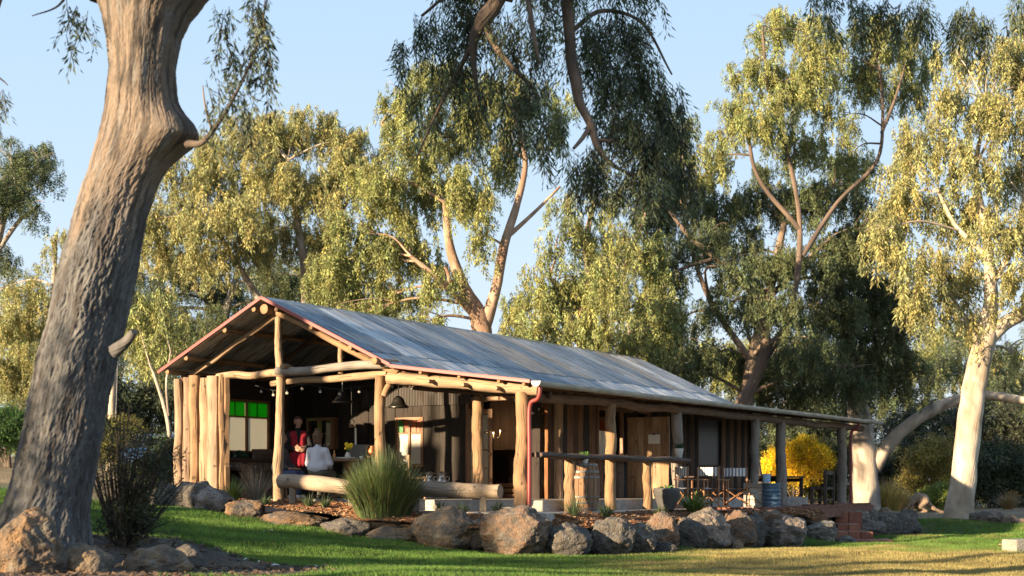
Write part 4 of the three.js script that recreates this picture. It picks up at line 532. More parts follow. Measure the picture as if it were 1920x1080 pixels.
// crate, blue drum and mug
{
  const Z = 37.2, c = P(1416, 962, Z); c.y = -0.02; const g = thing('weathered_crate', 'weathered pale wooden crate with braces at the paving edge', 'crate', c, -0.35), w = wood(0.36, 0.32, 0.27);
  for (const x of [-0.21, 0.21]) for (const z of [-0.2, 0.2]) part(g, 'upright', box(0.06, 0.56, 0.05, x, 0, z), w); for (const y of [0, 0.5]) for (const z of [-0.2, 0.2]) part(g, 'rail', box(0.36, 0.06, 0.045, 0, y, z), w); for (let k = 0; k < 3; k++) part(g, 'board', box(0.37, 0.155, 0.02, 0, 0.04 + k * 0.165, 0.17), wood(0.42, 0.40, 0.34)); part(g, 'brace', bar(new V3(-0.18, 0.47, 0.215), new V3(0.18, 0.1, 0.215), 0.018, 4), w); part(g, 'lid', box(0.5, 0.03, 0.46, 0, 0.562, 0), w);
  const d = P(1445, 962, 37.0); d.y = -0.02; const dr = thing('blue_drum', 'battered blue grey metal drum beside the crate', 'drum', d), pr = []; for (let i = 0; i <= 24; i++) { const y = i / 24 * 0.58; pr.push([0.235 + 0.012 * Math.sin(i * 1.57) * (i > 3 && i < 21 ? 1 : 0), y]); } part(dr, 'body', lathe([[0, 0], ...pr, [0.2, 0.575], [0, 0.57]], 32), plain(0.085, 0.15, 0.22, 0.5, 0.35, { map: blotch, bumpMap: grit, bumpScale: 0.01 })); part(dr, 'rim', xf(new THREE.TorusGeometry(0.237, 0.012, 8, 32), 0, 0.58, 0, Math.PI / 2), plain(0.12, 0.2, 0.28, 0.5, 0.4));
  const e = P(1432, 914, 37.05); single('enamel_mug', 'pale blue enamel mug standing on the blue drum', 'mug', lathe([[0, 0], [0.085, 0], [0.09, 0.01], [0.1, 0.2], [0.106, 0.205], [0.094, 0.2], [0.08, 0.02], [0, 0.02]], 22), plain(0.26, 0.42, 0.56, 0.35), new V3(d.x - 0.1, 0.592, d.z));
}
// picnic table and bench at the verandah end
{ const w = wood(0.075, 0.045, 0.035), g = thing('picnic_table', 'long dark timber table under the end of the verandah', 'table', W(5.6, 14.8, 0), TURN + 0.05); for (let k = 0; k < 4; k++) part(g, 'plank', box(0.19, 0.045, 2.2, -0.3 + k * 0.2, 0.74, 0), w); for (const z of [-0.95, 0.95]) for (const x of [-0.33, 0.33]) part(g, 'leg', box(0.09, 0.74, 0.09, x, 0, z), w); part(g, 'apron', box(0.7, 0.1, 0.05, 0, 0.63, 0.9), w); part(g, 'apron', box(0.7, 0.1, 0.05, 0, 0.63, -0.9), w);
  const b = thing('timber_bench', 'dark timber bench with open back beside the wide grey post', 'bench', W(6.9, 14.6, 0), TURN - 1.4); part(b, 'seat', box(1.3, 0.06, 0.42, 0, 0.42, 0), w); for (const x of [-0.6, 0.6]) { part(b, 'front_leg', box(0.08, 0.42, 0.08, x, 0, 0.16), w); part(b, 'back_post', box(0.08, 0.92, 0.08, x, 0, -0.19), w); } part(b, 'top_rail', box(1.12, 0.1, 0.05, 0, 0.81, -0.19), w); part(b, 'stretcher', box(1.12, 0.05, 0.05, 0, 0.12, -0.19), w); part(b, 'stretcher', box(1.12, 0.05, 0.05, 0, 0.12, 0.16), w); }
// blue car beyond the shrubs on the left
{
  const p = onGround(286, 56); const g = thing('parked_car', 'blue car parked beyond the twiggy shrub left of the house', 'car', p, 1.3), blue = phys(0.03, 0.09, 0.25, { roughness: 0.35, metalness: 0.3, clearcoat: 1, clearcoatRoughness: 0.1 });
  const sh1 = new THREE.Shape([[-2.05, 0.3], [2.05, 0.3], [2.1, 0.62], [1.95, 0.85], [1.0, 0.95], [-1.9, 0.98], [-2.1, 0.75]].map(a => new THREE.Vector2(...a))), sh2 = new THREE.Shape([[-1.75, 0.96], [1.05, 0.93], [0.45, 1.42], [-1.35, 1.46]].map(a => new THREE.Vector2(...a)));
  const ex = (s, w) => new THREE.ExtrudeGeometry(s, { depth: w, bevelEnabled: true, bevelSize: 0.06, bevelThickness: 0.08, bevelSegments: 3 }).translate(0, 0, -w / 2); part(g, 'body', ex(sh1, 1.5), blue); part(g, 'cabin', ex(sh2, 1.28), phys(0.02, 0.025, 0.03, { roughness: 0.06 })); part(g, 'roof', box(1.75, 0.07, 1.36, -0.45, 1.46, 0, 0.03), blue);
  for (const x of [-1.3, 1.3]) for (const z of [-0.76, 0.76]) { const w = sub(g, 'wheel'); w.position.set(x, 0.3, z); part(w, 'tyre', new THREE.TorusGeometry(0.23, 0.085, 10, 22), black); part(w, 'rim', xf(new THREE.CylinderGeometry(0.16, 0.16, 0.1, 18), 0, 0, 0, Math.PI / 2), steel); } for (const z of [-0.6, 0.6]) part(g, 'headlight', xf(new THREE.SphereGeometry(0.11, 12, 8).scale(0.6, 0.7, 1.5), 2.08, 0.72, z), white);
}
// ---------------------------------------------------------------- people and the kangaroo
const skinM = phys(0.40, 0.22, 0.15, { roughness: 0.6, sheen: 0.2 });
function handBones(o, dir, palm, side, curl = 0.5) {   // wrist at o, fingers along dir, palm normal, thumb side
  const d = dir.clone().normalize(), n = palm.clone().normalize(), s = side.clone().normalize(), A = (a, b, c) => o.clone().addScaledVector(d, a).addScaledVector(s, b).addScaledVector(n, c), out = [], push = (p, q, ra, rb) => out.push([p.x, p.y, p.z, q.x, q.y, q.z, ra, rb]);
  for (const b of [-0.028, -0.009, 0.009, 0.028]) push(A(0.005, b * 0.6, 0), A(0.08, b, 0), 0.015, 0.0125);
  [[0.028, 0.068], [0.01, 0.078], [-0.009, 0.072], [-0.027, 0.055]].forEach(([b, l]) => { const p0 = A(0.08, b, 0), p1 = A(0.08 + l * 0.45, b, l * curl * 0.25), p2 = A(0.08 + l * (0.8 - curl * 0.2), b, l * curl * 0.7), p3 = A(0.08 + l * (0.95 - curl * 0.4), b, l * curl * 1.1); push(p0, p1, 0.0098, 0.009); push(p1, p2, 0.009, 0.008); push(p2, p3, 0.008, 0.007); });
  const t0 = A(0.02, 0.025, 0.004), t1 = A(0.055, 0.055, 0.014), t2 = A(0.088, 0.06, 0.024); push(t0, t1, 0.013, 0.011); push(t1, t2, 0.011, 0.008); return out;
}
function headBones(c, face, up) {   // c = centre of the head
  const f = face.clone().normalize(), u = up.clone().normalize(), s = new V3().crossVectors(u, f).normalize(), A = (a, b, d) => c.clone().addScaledVector(f, a).addScaledVector(u, b).addScaledVector(s, d), o = [], push = (p, q, ra, rb) => o.push([p.x, p.y, p.z, q.x, q.y, q.z, ra, rb]);
  push(A(-0.015, 0.035, 0), A(0.02, 0.02, 0), 0.088, 0.082); push(A(0.03, -0.03, 0), A(0.045, -0.075, 0), 0.062, 0.038); push(A(0.085, 0.015, 0), A(0.108, -0.025, 0), 0.011, 0.015); push(A(0.088, -0.06, -0.016), A(0.088, -0.06, 0.016), 0.009, 0.009); for (const k of [-1, 1]) { push(A(-0.01, 0.01, k * 0.084), A(-0.015, -0.025, k * 0.082), 0.016, 0.011); push(A(0.078, 0.035, k * 0.018), A(0.07, 0.036, k * 0.05), 0.010, 0.008); } return { bones: o, A };
}
function personOf(label, pos, turn, { body, clothes, head, hands }) {
  const g = thing('person', label, 'person', pos, turn), geos = [skinBones(body, 0.013, 0.028)];
  const h = headBones(head.c, head.face, head.up || new V3(0, 1, 0)); geos.push(skinBones(h.bones, 0.0045, 0.012)); for (const hb of hands) geos.push(skinBones(handBones(...hb), 0.004, 0.007));
  part(g, 'body', merge(geos), skinM); for (const k of [-1, 1]) { const e = h.A(0.081, 0.016, k * 0.032); part(g, 'eye', xf(new THREE.SphereGeometry(0.0105, 10, 8), e.x, e.y, e.z), plain(0.05, 0.04, 0.035, 0.2)); }
  const hr = head.hair(h.A); part(g, 'hair', skinBones(hr, 0.007, 0.02), plain(...head.hairColor, 0.75));
  for (const [name, bones, mat, cell = 0.011, kk = 0.03] of clothes) part(g, name, skinBones(bones, cell, kk), mat); return g;
}
const cloth = (r, g, b) => plain(r, g, b, 0.95, 0, { bumpMap: grit, bumpScale: 0.004 });
// standing person, arms folded, red vest and apron (local +z is forward)
{
  const sL = [0.19, 1.43, 0], eL = [0.27, 1.16, 0.06], wL = [0.02, 1.13, 0.2], sR = [-0.19, 1.43, 0], eR = [-0.27, 1.14, 0.06], wR = [-0.01, 1.07, 0.22], B2 = (a, b, ra, rb) => [...a, ...b, ra, rb];
  const body = [B2([0, 1.5, -0.01], [0, 1.6, 0.01], 0.055, 0.052), B2([-0.12, 1.4, 0], [0.12, 1.4, 0], 0.095, 0.095), B2([0, 1.38, 0], [0, 1.05, 0.01], 0.13, 0.12), B2([-0.07, 0.98, 0], [0.07, 0.98, 0], 0.115, 0.115), B2(sL, eL, 0.056, 0.045), B2(eL, wL, 0.043, 0.028), B2(sR, eR, 0.056, 0.045), B2(eR, wR, 0.043, 0.028)];
  const legs = []; for (const x of [-0.095, 0.095]) { body.push(B2([x, 0.94, 0], [x * 1.05, 0.5, 0.02], 0.085, 0.058), B2([x * 1.05, 0.5, 0.02], [x * 1.1, 0.08, 0], 0.056, 0.038), B2([x * 1.1, 0.05, -0.03], [x * 1.25, 0.035, 0.15], 0.04, 0.03)); legs.push(B2([x, 0.94, 0], [x * 1.05, 0.5, 0.02], 0.108, 0.082), B2([x * 1.05, 0.5, 0.02], [x * 1.1, 0.07, 0], 0.08, 0.072)); }
  legs.push(B2([-0.08, 0.98, 0], [0.08, 0.98, 0], 0.125, 0.125));
  const shoes = [-1, 1].map(k => B2([k * 0.105, 0.05, -0.04], [k * 0.12, 0.045, 0.17], 0.05, 0.042));
  const jumper = [B2([-0.12, 1.4, 0], [0.12, 1.4, 0], 0.105, 0.105), B2([0, 1.38, 0], [0, 1.0, 0], 0.14, 0.135), B2([0, 1.47, -0.01], [0, 1.54, 0], 0.075, 0.068), B2(sL, eL, 0.072, 0.06), B2(eL, [0.15, 1.145, 0.15], 0.058, 0.048), B2(sR, eR, 0.072, 0.06), B2(eR, [-0.14, 1.1, 0.15], 0.058, 0.048)];
  const vest = [B2([-0.11, 1.405, 0.005], [0.11, 1.405, 0.005], 0.112, 0.112), B2([-0.05, 1.36, 0.01], [-0.05, 0.97, 0.02], 0.125, 0.13), B2([0.05, 1.36, 0.01], [0.05, 0.97, 0.02], 0.125, 0.13)];
  const apron = [B2([-0.1, 0.95, 0.06], [-0.09, 0.78, 0.1], 0.1, 0.075), B2([0.1, 0.95, 0.06], [0.09, 0.78, 0.1], 0.1, 0.075), B2([0, 0.95, 0.07], [0, 0.77, 0.11], 0.1, 0.08)];
  const red = cloth(0.32, 0.015, 0.03), ink = cloth(0.016, 0.016, 0.018);
  const p = W(placeS(559, 2.0), 2.0, FLOOR);
  const g = personOf('standing person in red vest over black clothes with folded arms', p, 0.25, { body, clothes: [['jumper', jumper, ink], ['vest', vest, red], ['trousers', legs, ink], ['apron', apron, red], ['shoes', shoes, black]], head: { c: new V3(0, 1.7, 0.025), face: new V3(0.25, -0.1, 1), hairColor: [0.09, 0.04, 0.02], hair: (A) => { const o = []; const q = (a, b, ra, rb) => o.push([a.x, a.y, a.z, b.x, b.y, b.z, ra, rb]); q(A(-0.03, 0.055, 0), A(0, 0.062, 0), 0.085, 0.078); q(A(-0.06, 0.03, 0), A(-0.07, -0.05, 0), 0.075, 0.05); return o; } },
    hands: [[new V3(...wL), new V3(-1, 0.05, 0.05), new V3(0.1, -0.1, -1), new V3(0, 1, 0), 0.35], [new V3(...wR), new V3(1, 0.1, -0.02), new V3(-0.1, -0.1, -1), new V3(0, 1, 0), 0.35]] });
}
// person in white seen from behind, on the stool; faces into the porch (local -z is forward here, so turned)
{
  const H = 0.5, B2 = (a, b, ra, rb) => [...a, ...b, ra, rb], sL = [0.18, H + 0.52, 0.0], sR = [-0.18, H + 0.52, 0], eL = [0.25, H + 0.26, 0.06], eR = [-0.25, H + 0.26, 0.06], wL = [0.17, H + 0.16, 0.28], wR = [-0.15, H + 0.16, 0.28];
  const body = [B2([0, H + 0.6, -0.01], [0, H + 0.7, 0.015], 0.05, 0.048), B2([-0.11, H + 0.49, 0], [0.11, H + 0.49, 0], 0.085, 0.085), B2([0, H + 0.47, 0], [0, H + 0.15, -0.02], 0.12, 0.11), B2([-0.08, H + 0.09, -0.02], [0.08, H + 0.09, -0.02], 0.11, 0.11), B2(sL, eL, 0.05, 0.04), B2(eL, wL, 0.038, 0.026), B2(sR, eR, 0.05, 0.04), B2(eR, wR, 0.038, 0.026)], tr = [B2([-0.09, H + 0.09, -0.02], [0.09, H + 0.09, -0.02], 0.125, 0.125)], shoes = [];
  for (const x of [-0.1, 0.1]) { body.push(B2([x, H + 0.07, 0], [x * 1.3, H + 0.04, 0.42], 0.08, 0.055), B2([x * 1.3, H + 0.04, 0.42], [x * 1.3, 0.1, 0.34], 0.052, 0.036), B2([x * 1.3, 0.06, 0.31], [x * 1.4, 0.035, 0.47], 0.038, 0.028)); tr.push(B2([x, H + 0.07, 0], [x * 1.3, H + 0.04, 0.42], 0.1, 0.075), B2([x * 1.3, H + 0.04, 0.42], [x * 1.3, 0.09, 0.34], 0.072, 0.06)); shoes.push(B2([x * 1.3, 0.05, 0.29], [x * 1.4, 0.045, 0.49], 0.05, 0.042)); }
  const shirt = [B2([-0.11, H + 0.49, 0], [0.11, H + 0.49, 0], 0.108, 0.108), B2([0, H + 0.48, -0.01], [0, H + 0.2, -0.03], 0.15, 0.165), B2([-0.08, H + 0.19, -0.02], [0.08, H + 0.19, -0.02], 0.15, 0.15), B2(sL, eL, 0.078, 0.072), B2(eL, [0.19, H + 0.18, 0.22], 0.07, 0.05), B2(sR, eR, 0.078, 0.072), B2(eR, [-0.17, H + 0.18, 0.22], 0.07, 0.05), B2([0, H + 0.57, 0], [0, H + 0.62, 0], 0.07, 0.06)];
  const p = W(placeS(596, 0.72), 0.72, FLOOR);
  personOf('person with brown hair in white shirt seated with back to camera', p, Math.PI - 0.35, { body, clothes: [['shirt', shirt, cloth(0.5, 0.51, 0.56)], ['trousers', tr, cloth(0.10, 0.095, 0.07)], ['shoes', shoes, black], ['belt', [B2([-0.09, H + 0.125, -0.02], [0.09, H + 0.125, -0.02], 0.13, 0.13)].map(b => [...b.slice(0, 6), 0.127, 0.127]), black]], head: { c: new V3(0, H + 0.83, 0.02), face: new V3(0.15, -0.1, 1), hairColor: [0.10, 0.05, 0.025], hair: (A) => { const o = [], q = (a, b, ra, rb) => o.push([a.x, a.y, a.z, b.x, b.y, b.z, ra, rb]); q(A(-0.03, 0.05, 0), A(0, 0.06, 0), 0.093, 0.084); q(A(-0.06, 0.0, -0.02), A(-0.065, -0.13, -0.03), 0.085, 0.055); q(A(-0.06, 0.0, 0.03), A(-0.06, -0.12, 0.04), 0.08, 0.05); q(A(-0.05, 0.13, 0.02), A(-0.07, 0.14, 0.03), 0.035, 0.03); return o; } },
    hands: [[new V3(...wL), new V3(-0.2, 0.05, 1), new V3(0, -1, 0), new V3(-1, 0, 0), 0.4], [new V3(...wR), new V3(0.2, 0.05, 1), new V3(0, -1, 0), new V3(1, 0, 0), 0.4]] });
  // third person, mostly hidden by the front log post
  const q = W(placeS(527, 1.25), 1.25, FLOOR); const st = thing('wooden_stool', 'stool behind the front log post', 'stool', q.clone()), w = wood(0.3, 0.18, 0.1); part(st, 'seat', lathe([[0, 0.44], [0.17, 0.44], [0.18, 0.455], [0.17, 0.475], [0, 0.475]], 18), w); for (let k = 0; k < 4; k++) { const a = k * TAU / 4 + 0.7; part(st, 'leg', bar(new V3(Math.cos(a) * 0.12, 0.44, Math.sin(a) * 0.12), new V3(Math.cos(a) * 0.19, 0, Math.sin(a) * 0.19), 0.018, 8), w); }
  personOf('person in grey top and blue jeans seated behind the front log post', q, 1.25, { body, clothes: [['top', shirt, cloth(0.08, 0.08, 0.09)], ['jeans', tr, cloth(0.05, 0.08, 0.16)], ['shoes', shoes, cloth(0.5, 0.48, 0.45)]], head: { c: new V3(0, H + 0.83, 0.02), face: new V3(0.2, -0.1, 1), hairColor: [0.2, 0.16, 0.12], hair: (A) => { const o = [], k = (a, b, ra, rb) => o.push([a.x, a.y, a.z, b.x, b.y, b.z, ra, rb]); k(A(-0.03, 0.05, 0), A(0, 0.06, 0), 0.09, 0.082); k(A(-0.06, 0.0, 0), A(-0.065, -0.1, 0), 0.08, 0.055); return o; } },
    hands: [[new V3(...wL), new V3(-0.2, 0.05, 1), new V3(0, -1, 0), new V3(-1, 0, 0), 0.3], [new V3(...wR), new V3(0.2, 0.05, 1), new V3(0, -1, 0), new V3(1, 0, 0), 0.3]] });
}
// kangaroo grazing on the right: local -x is its front
{
  const p = onGround(1722, 61), B2 = (a, b, ra, rb) => [...a, ...b, ra, rb];
  const bones = [B2([0.13, 0.36, 0], [-0.02, 0.40, 0], 0.155, 0.135), B2([-0.02, 0.40, 0], [-0.2, 0.33, 0], 0.13, 0.09), B2([-0.2, 0.33, 0], [-0.31, 0.21, 0.02], 0.075, 0.05), B2([-0.31, 0.2, 0.02], [-0.41, 0.11, 0.03], 0.052, 0.032), B2([-0.41, 0.11, 0.03], [-0.45, 0.075, 0.03], 0.03, 0.022), B2([-0.30, 0.24, 0.045], [-0.25, 0.35, 0.07], 0.018, 0.012), B2([-0.30, 0.24, 0.0], [-0.25, 0.36, -0.03], 0.018, 0.012)];
  for (const z of [-0.1, 0.1]) bones.push(B2([0.14, 0.32, z], [-0.02, 0.19, z * 1.1], 0.1, 0.06), B2([-0.02, 0.19, z * 1.1], [0.16, 0.08, z * 1.1], 0.05, 0.028), B2([0.16, 0.06, z * 1.1], [-0.1, 0.025, z * 1.15], 0.03, 0.022), B2([-0.2, 0.29, z * 0.7], [-0.2, 0.15, z * 0.8], 0.036, 0.02), B2([-0.2, 0.15, z * 0.8], [-0.25, 0.03, z * 0.8], 0.02, 0.016));
  bones.push(B2([0.24, 0.29, 0], [0.42, 0.14, 0.02], 0.075, 0.045), B2([0.42, 0.14, 0.02], [0.62, 0.05, 0.06], 0.045, 0.032), B2([0.62, 0.05, 0.06], [0.88, 0.03, 0.12], 0.032, 0.015));
  const g = thing('kangaroo', 'small grey brown kangaroo grazing among the shrubs', 'kangaroo', p, 0.25); g.scale.setScalar(1.55);
  const geo = skinBones(bones, 0.012, 0.04), q = geo.attributes.position, c = []; for (let i = 0; i < q.count; i++) { const k = 0.9 + 0.5 * fbm(q.getX(i) * 14, q.getY(i) * 14, q.getZ(i) * 14, 3); c.push(0.27 * k, 0.19 * k, 0.13 * k); } geo.setAttribute('color', new THREE.Float32BufferAttribute(c, 3)); part(g, 'body', geo, new THREE.MeshStandardMaterial({ vertexColors: true, roughness: 1 })); for (const z of [-0.012, 0.072]) part(g, 'eye', xf(new THREE.SphereGeometry(0.009, 8, 6), -0.345, 0.2, z), black);
}
// ---------------------------------------------------------------- boulders
function rockGeo(w, h, d, seed, detail, cuts, tone) {
  let g = new THREE.IcosahedronGeometry(1, detail); g.deleteAttribute('uv'); g.deleteAttribute('normal'); g = mergeVertices(g, 1e-5);
  const r = rngOf(seed * 131 + 7), p = g.attributes.position, planes = [];
  for (let i = 0; i < cuts; i++) { const a = r() * TAU, y = r() * 1.6 - 0.7, q = Math.sqrt(Math.max(0.05, 1 - y * y)); planes.push([new V3(Math.cos(a) * q, y, Math.sin(a) * q).normalize(), 0.58 + 0.3 * r()]); }
  const v = new V3(), col = [], uv = [], hard = 0.62;
  for (let i = 0; i < p.count; i++) {
    v.fromBufferAttribute(p, i); const k0 = 1 + 0.28 * fbm(v.x * 0.9 + seed, v.y * 0.9, v.z * 0.9, 2); v.multiplyScalar(k0);
    for (const [n, o] of planes) { const e = v.dot(n) - o; if (e > 0) v.addScaledVector(n, -e * hard); }
    const rough = 0.085 * fbm(v.x * 2.4 + seed, v.y * 3, v.z * 3, 4) + 0.03 * (1 - Math.abs(n3(v.x * 4.5, v.y * 4.5 + seed, v.z * 4.5))) + 0.018 * fbm(v.x * 11, v.y * 11, v.z * 11 + seed, 3); v.multiplyScalar(1 + rough);
    v.set(v.x * w / 2, v.y * h / 2, v.z * d / 2); p.setXYZ(i, v.x, v.y, v.z);
    const m = fbm(v.x * 2.1 + seed * 3, v.y * 2.1, v.z * 2.1, 4), f = fbm(v.x * 16, v.y * 16 + seed, v.z * 16, 3), li = sst(0.22, 0.38, fbm(v.x * 5 + 40, v.y * 5, v.z * 5 + seed, 4)), dk = sst(0.12, 0.36, fbm(v.x * 3.4, v.y * 3.4 + 20 + seed, v.z * 3.4, 4));
    const k = 0.95 + 0.45 * f + 0.35 * m, A = tone, Bc = [0.085, 0.07, 0.056], c = [0, 1, 2].map(q => mixn(A[q], Bc[q], clamp(0.45 + 1.6 * m)) * k);
    for (let q = 0; q < 3; q++) { c[q] = mixn(c[q], [0.2, 0.19, 0.165][q], li * 0.4); c[q] = mixn(c[q], [0.055, 0.052, 0.048][q], dk * 0.6); }
    col.push(...c); uv.push(v.x * 1.1 + v.z * 0.7, v.y * 1.1 + v.z * 0.5);
  }
  g.setAttribute('color', new THREE.Float32BufferAttribute(col, 3)); g.setAttribute('uv', new THREE.Float32BufferAttribute(uv, 2)); g.computeVertexNormals(); return g;
}
const rockMat = new THREE.MeshStandardMaterial({ vertexColors: true, roughness: 0.95, bumpMap: grit, bumpScale: 0.03 });
const tan = [0.215, 0.145, 0.085], grey = [0.115, 0.10, 0.085], ochre = [0.23, 0.13, 0.062], dusk = [0.078, 0.068, 0.06], pinkish = [0.20, 0.12, 0.075];
// picture box (left, top, right, bottom), distance of the front face, tone, cuts, label
[
  [-30, 968, 97, 1100, 14.6, ochre, 5, 'large tan angular boulder at the foot of the big gum, bottom left corner'],
  [106, 1027, 200, 1092, 14.9, tan, 3, 'rounded pale boulder in front of the big gum trunk'],
  [228, 1030, 342, 1088, 15.6, tan, 5, 'flat topped tan boulder below the dark twiggy shrub'],
  [308, 1029, 374, 1084, 16.2, dusk, 3, 'dark grey boulder just right of the flat topped foreground boulder'],
  [378, 1068, 424, 1092, 16.4, dusk, 3, 'small dark stone at the bottom edge of the lawn'],
  [2, 940, 46, 985, 17.6, dusk, 4, 'small dark stone tucked behind the left side of the big gum'],
  [286, 906, 332, 950, 31.6, grey, 4, 'grey boulder left of the slab wall, leftmost of the boulder wall'],
  [316, 906, 372, 956, 31.2, grey, 4, 'mottled grey boulder under the left corner of the slab wall'],
  [345, 907, 398, 958, 30.9, grey, 3, 'upright pale grey boulder in front of the slab wall'],
  [366, 916, 428, 968, 30.5, [0.26, 0.215, 0.19], 3, 'rounded brown grey boulder in front of the slab wall end'],
  [420, 938, 488, 984, 30.1, ochre, 5, 'boulder with tan left face and dark right face beside the lawn top'],
  [486, 962, 606, 1004, 29.6, ochre, 5, 'long low boulder with ochre left end below the front log post'],
  [604, 974, 688, 1016, 29.2, grey, 4, 'speckled dark grey low boulder left of the big tussock'],
  [688, 988, 786, 1026, 28.9, tan, 5, 'low brown boulder below the big tussock'],
  [742, 984, 780, 1008, 29.2, tan, 4, 'small pale wedge stone sitting against the low brown boulder'],
  [781, 960, 888, 1036, 28.5, tan, 4, 'big rounded tan boulder below the second log bench'],
  [872, 978, 928, 1020, 28.6, dusk, 3, 'dark grey boulder squeezed between the two biggest boulders'],
  [896, 960, 1036, 1050, 27.9, pinkish, 5, 'largest brown boulder of the wall, below the red downpipe'],
  [1024, 986, 1110, 1052, 28.2, dusk, 4, 'flat topped dark boulder right of the largest brown boulder'],
  [1106, 974, 1192, 1044, 28.9, grey, 4, 'blue grey boulder in front of the wine barrel'],
  [1164, 984, 1228, 1042, 29.3, grey, 5, 'leaning slab like grey boulder right of the blue grey boulder'],
  [1212, 968, 1276, 1024, 30.0, pinkish, 5, 'pinkish boulder resting high in the wall below the dark urn'],
  [1226, 1016, 1268, 1044, 29.6, dusk, 4, 'small dark stone under the pinkish boulder'],
  [1262, 974, 1324, 1034, 30.7, dusk, 4, 'dark grey boulder right of the pinkish boulder'],
  [1284, 960, 1372, 1030, 31.4, [0.27, 0.2, 0.15], 4, 'brown rounded boulder in front of the folding chairs'],
  [1352, 964, 1418, 1024, 32.4, pinkish, 5, 'brown boulder below the grey crate'],
  [1372, 1014, 1394, 1030, 31.6, tan, 3, 'small tan stone on the lawn edge below the crate'],
  [1384, 972, 1440, 1022, 32.8, dusk, 5, 'dark boulder with a flat face below the blue drum'],
  [1428, 968, 1520, 1022, 33.8, [0.25, 0.2, 0.17], 5, 'broad brown boulder below the wide grey verandah post'],
  [1424, 958, 1472, 974, 33.9, pinkish, 4, 'thin reddish stone lying on top of the boulder wall'],
  [1396, 960, 1432, 974, 33.5, tan, 4, 'thin tan stone lying on the wall beside the crate'],
  [1512, 977, 1576, 1024, 35.4, [0.22, 0.2, 0.17], 4, 'dark round boulder with a pale top left of the brick steps'],
  [1566, 1006, 1614, 1030, 35.6, grey, 4, 'low grey stone at the foot of the brick steps'],
  [1580, 958, 1634, 984, 39.5, [0.26, 0.2, 0.15], 5, 'flat brown stone right of the top brick step'],
  [1628, 955, 1650, 980, 40.3, dusk, 4, 'dark narrow stone behind the flat brown stone'],
  [1606, 978, 1666, 1002, 38.8, grey, 5, 'grey slab stone right of the middle brick steps'],
  [1640, 965, 1694, 1010, 40.2, dusk, 5, 'large leaning grey boulder right of the steps'],
  [1650, 954, 1676, 974, 42.0, tan, 3, 'small round pale and dark stone on top of the wall end'],
  [1674, 966, 1736, 1010, 40.6, dusk, 5, 'dark boulder at the right end of the wall'],
  [1690, 956, 1722, 976, 42.2, grey, 3, 'smooth grey stone just left of the kangaroo'],
  [1812, 962, 1856, 982, 42.6, grey, 4, 'low grey stone right of the pale gum trunk'],
  [1842, 958, 1886, 984, 42.2, [0.25, 0.2, 0.17], 4, 'brown grey boulder right of the pale gum trunk'],
  [1884, 968, 1914, 988, 41.6, tan, 4, 'small pale stone near the right picture edge'],
  [1900, 972, 1936, 990, 41.4, pinkish, 4, 'pinkish stone at the right picture edge'],
].forEach(([x0, y0, x1, y1, Z, tone, cuts, label], i) => {
  const w = (x1 - x0) * Z / FOCAL * 1.12, c = P((x0 + x1) / 2, (y0 + y1) / 2, Z), hTop = P(0, y0, Z).y, gy = groundY(c.x, Z) - 0.06, bot = Math.min(P(0, y1, Z).y, Math.max(gy, P(0, y1, Z).y - 0.12));
  const h = (hTop - bot) * 1.1, d = Math.max(w * 0.75, h * 0.8), big = Math.max(w, h) > 0.7;
  const m = single('boulder', label, 'boulder', rockGeo(w, h, d, i + 3, big ? 26 : 15, cuts, tone), rockMat, new V3(c.x, (hTop + bot) / 2, -(Z + d * 0.42)), 0, i > 5 && i < 40 ? 'boulders of the garden wall' : 'loose boulders on the grass');
});
single('stone_block', 'squared white stone block on the dry lawn at the right edge', 'stone block', box(0.55, 0.3, 0.45, 0, 0, 0, 0.03), plain(0.3, 0.27, 0.23, 0.9, 0, { map: blotch, bumpMap: grit, bumpScale: 0.02 }), onGround(1912, 31, -0.03), 0.4);
single('kerb_stone', 'low reddish kerb slab behind the white stone block', 'kerb', box(1.1, 0.09, 0.3, 0, 0, 0, 0.02), plain(0.32, 0.19, 0.13, 0.9, 0, { map: blotch }), onGround(1922, 34, -0.02), 0.1);
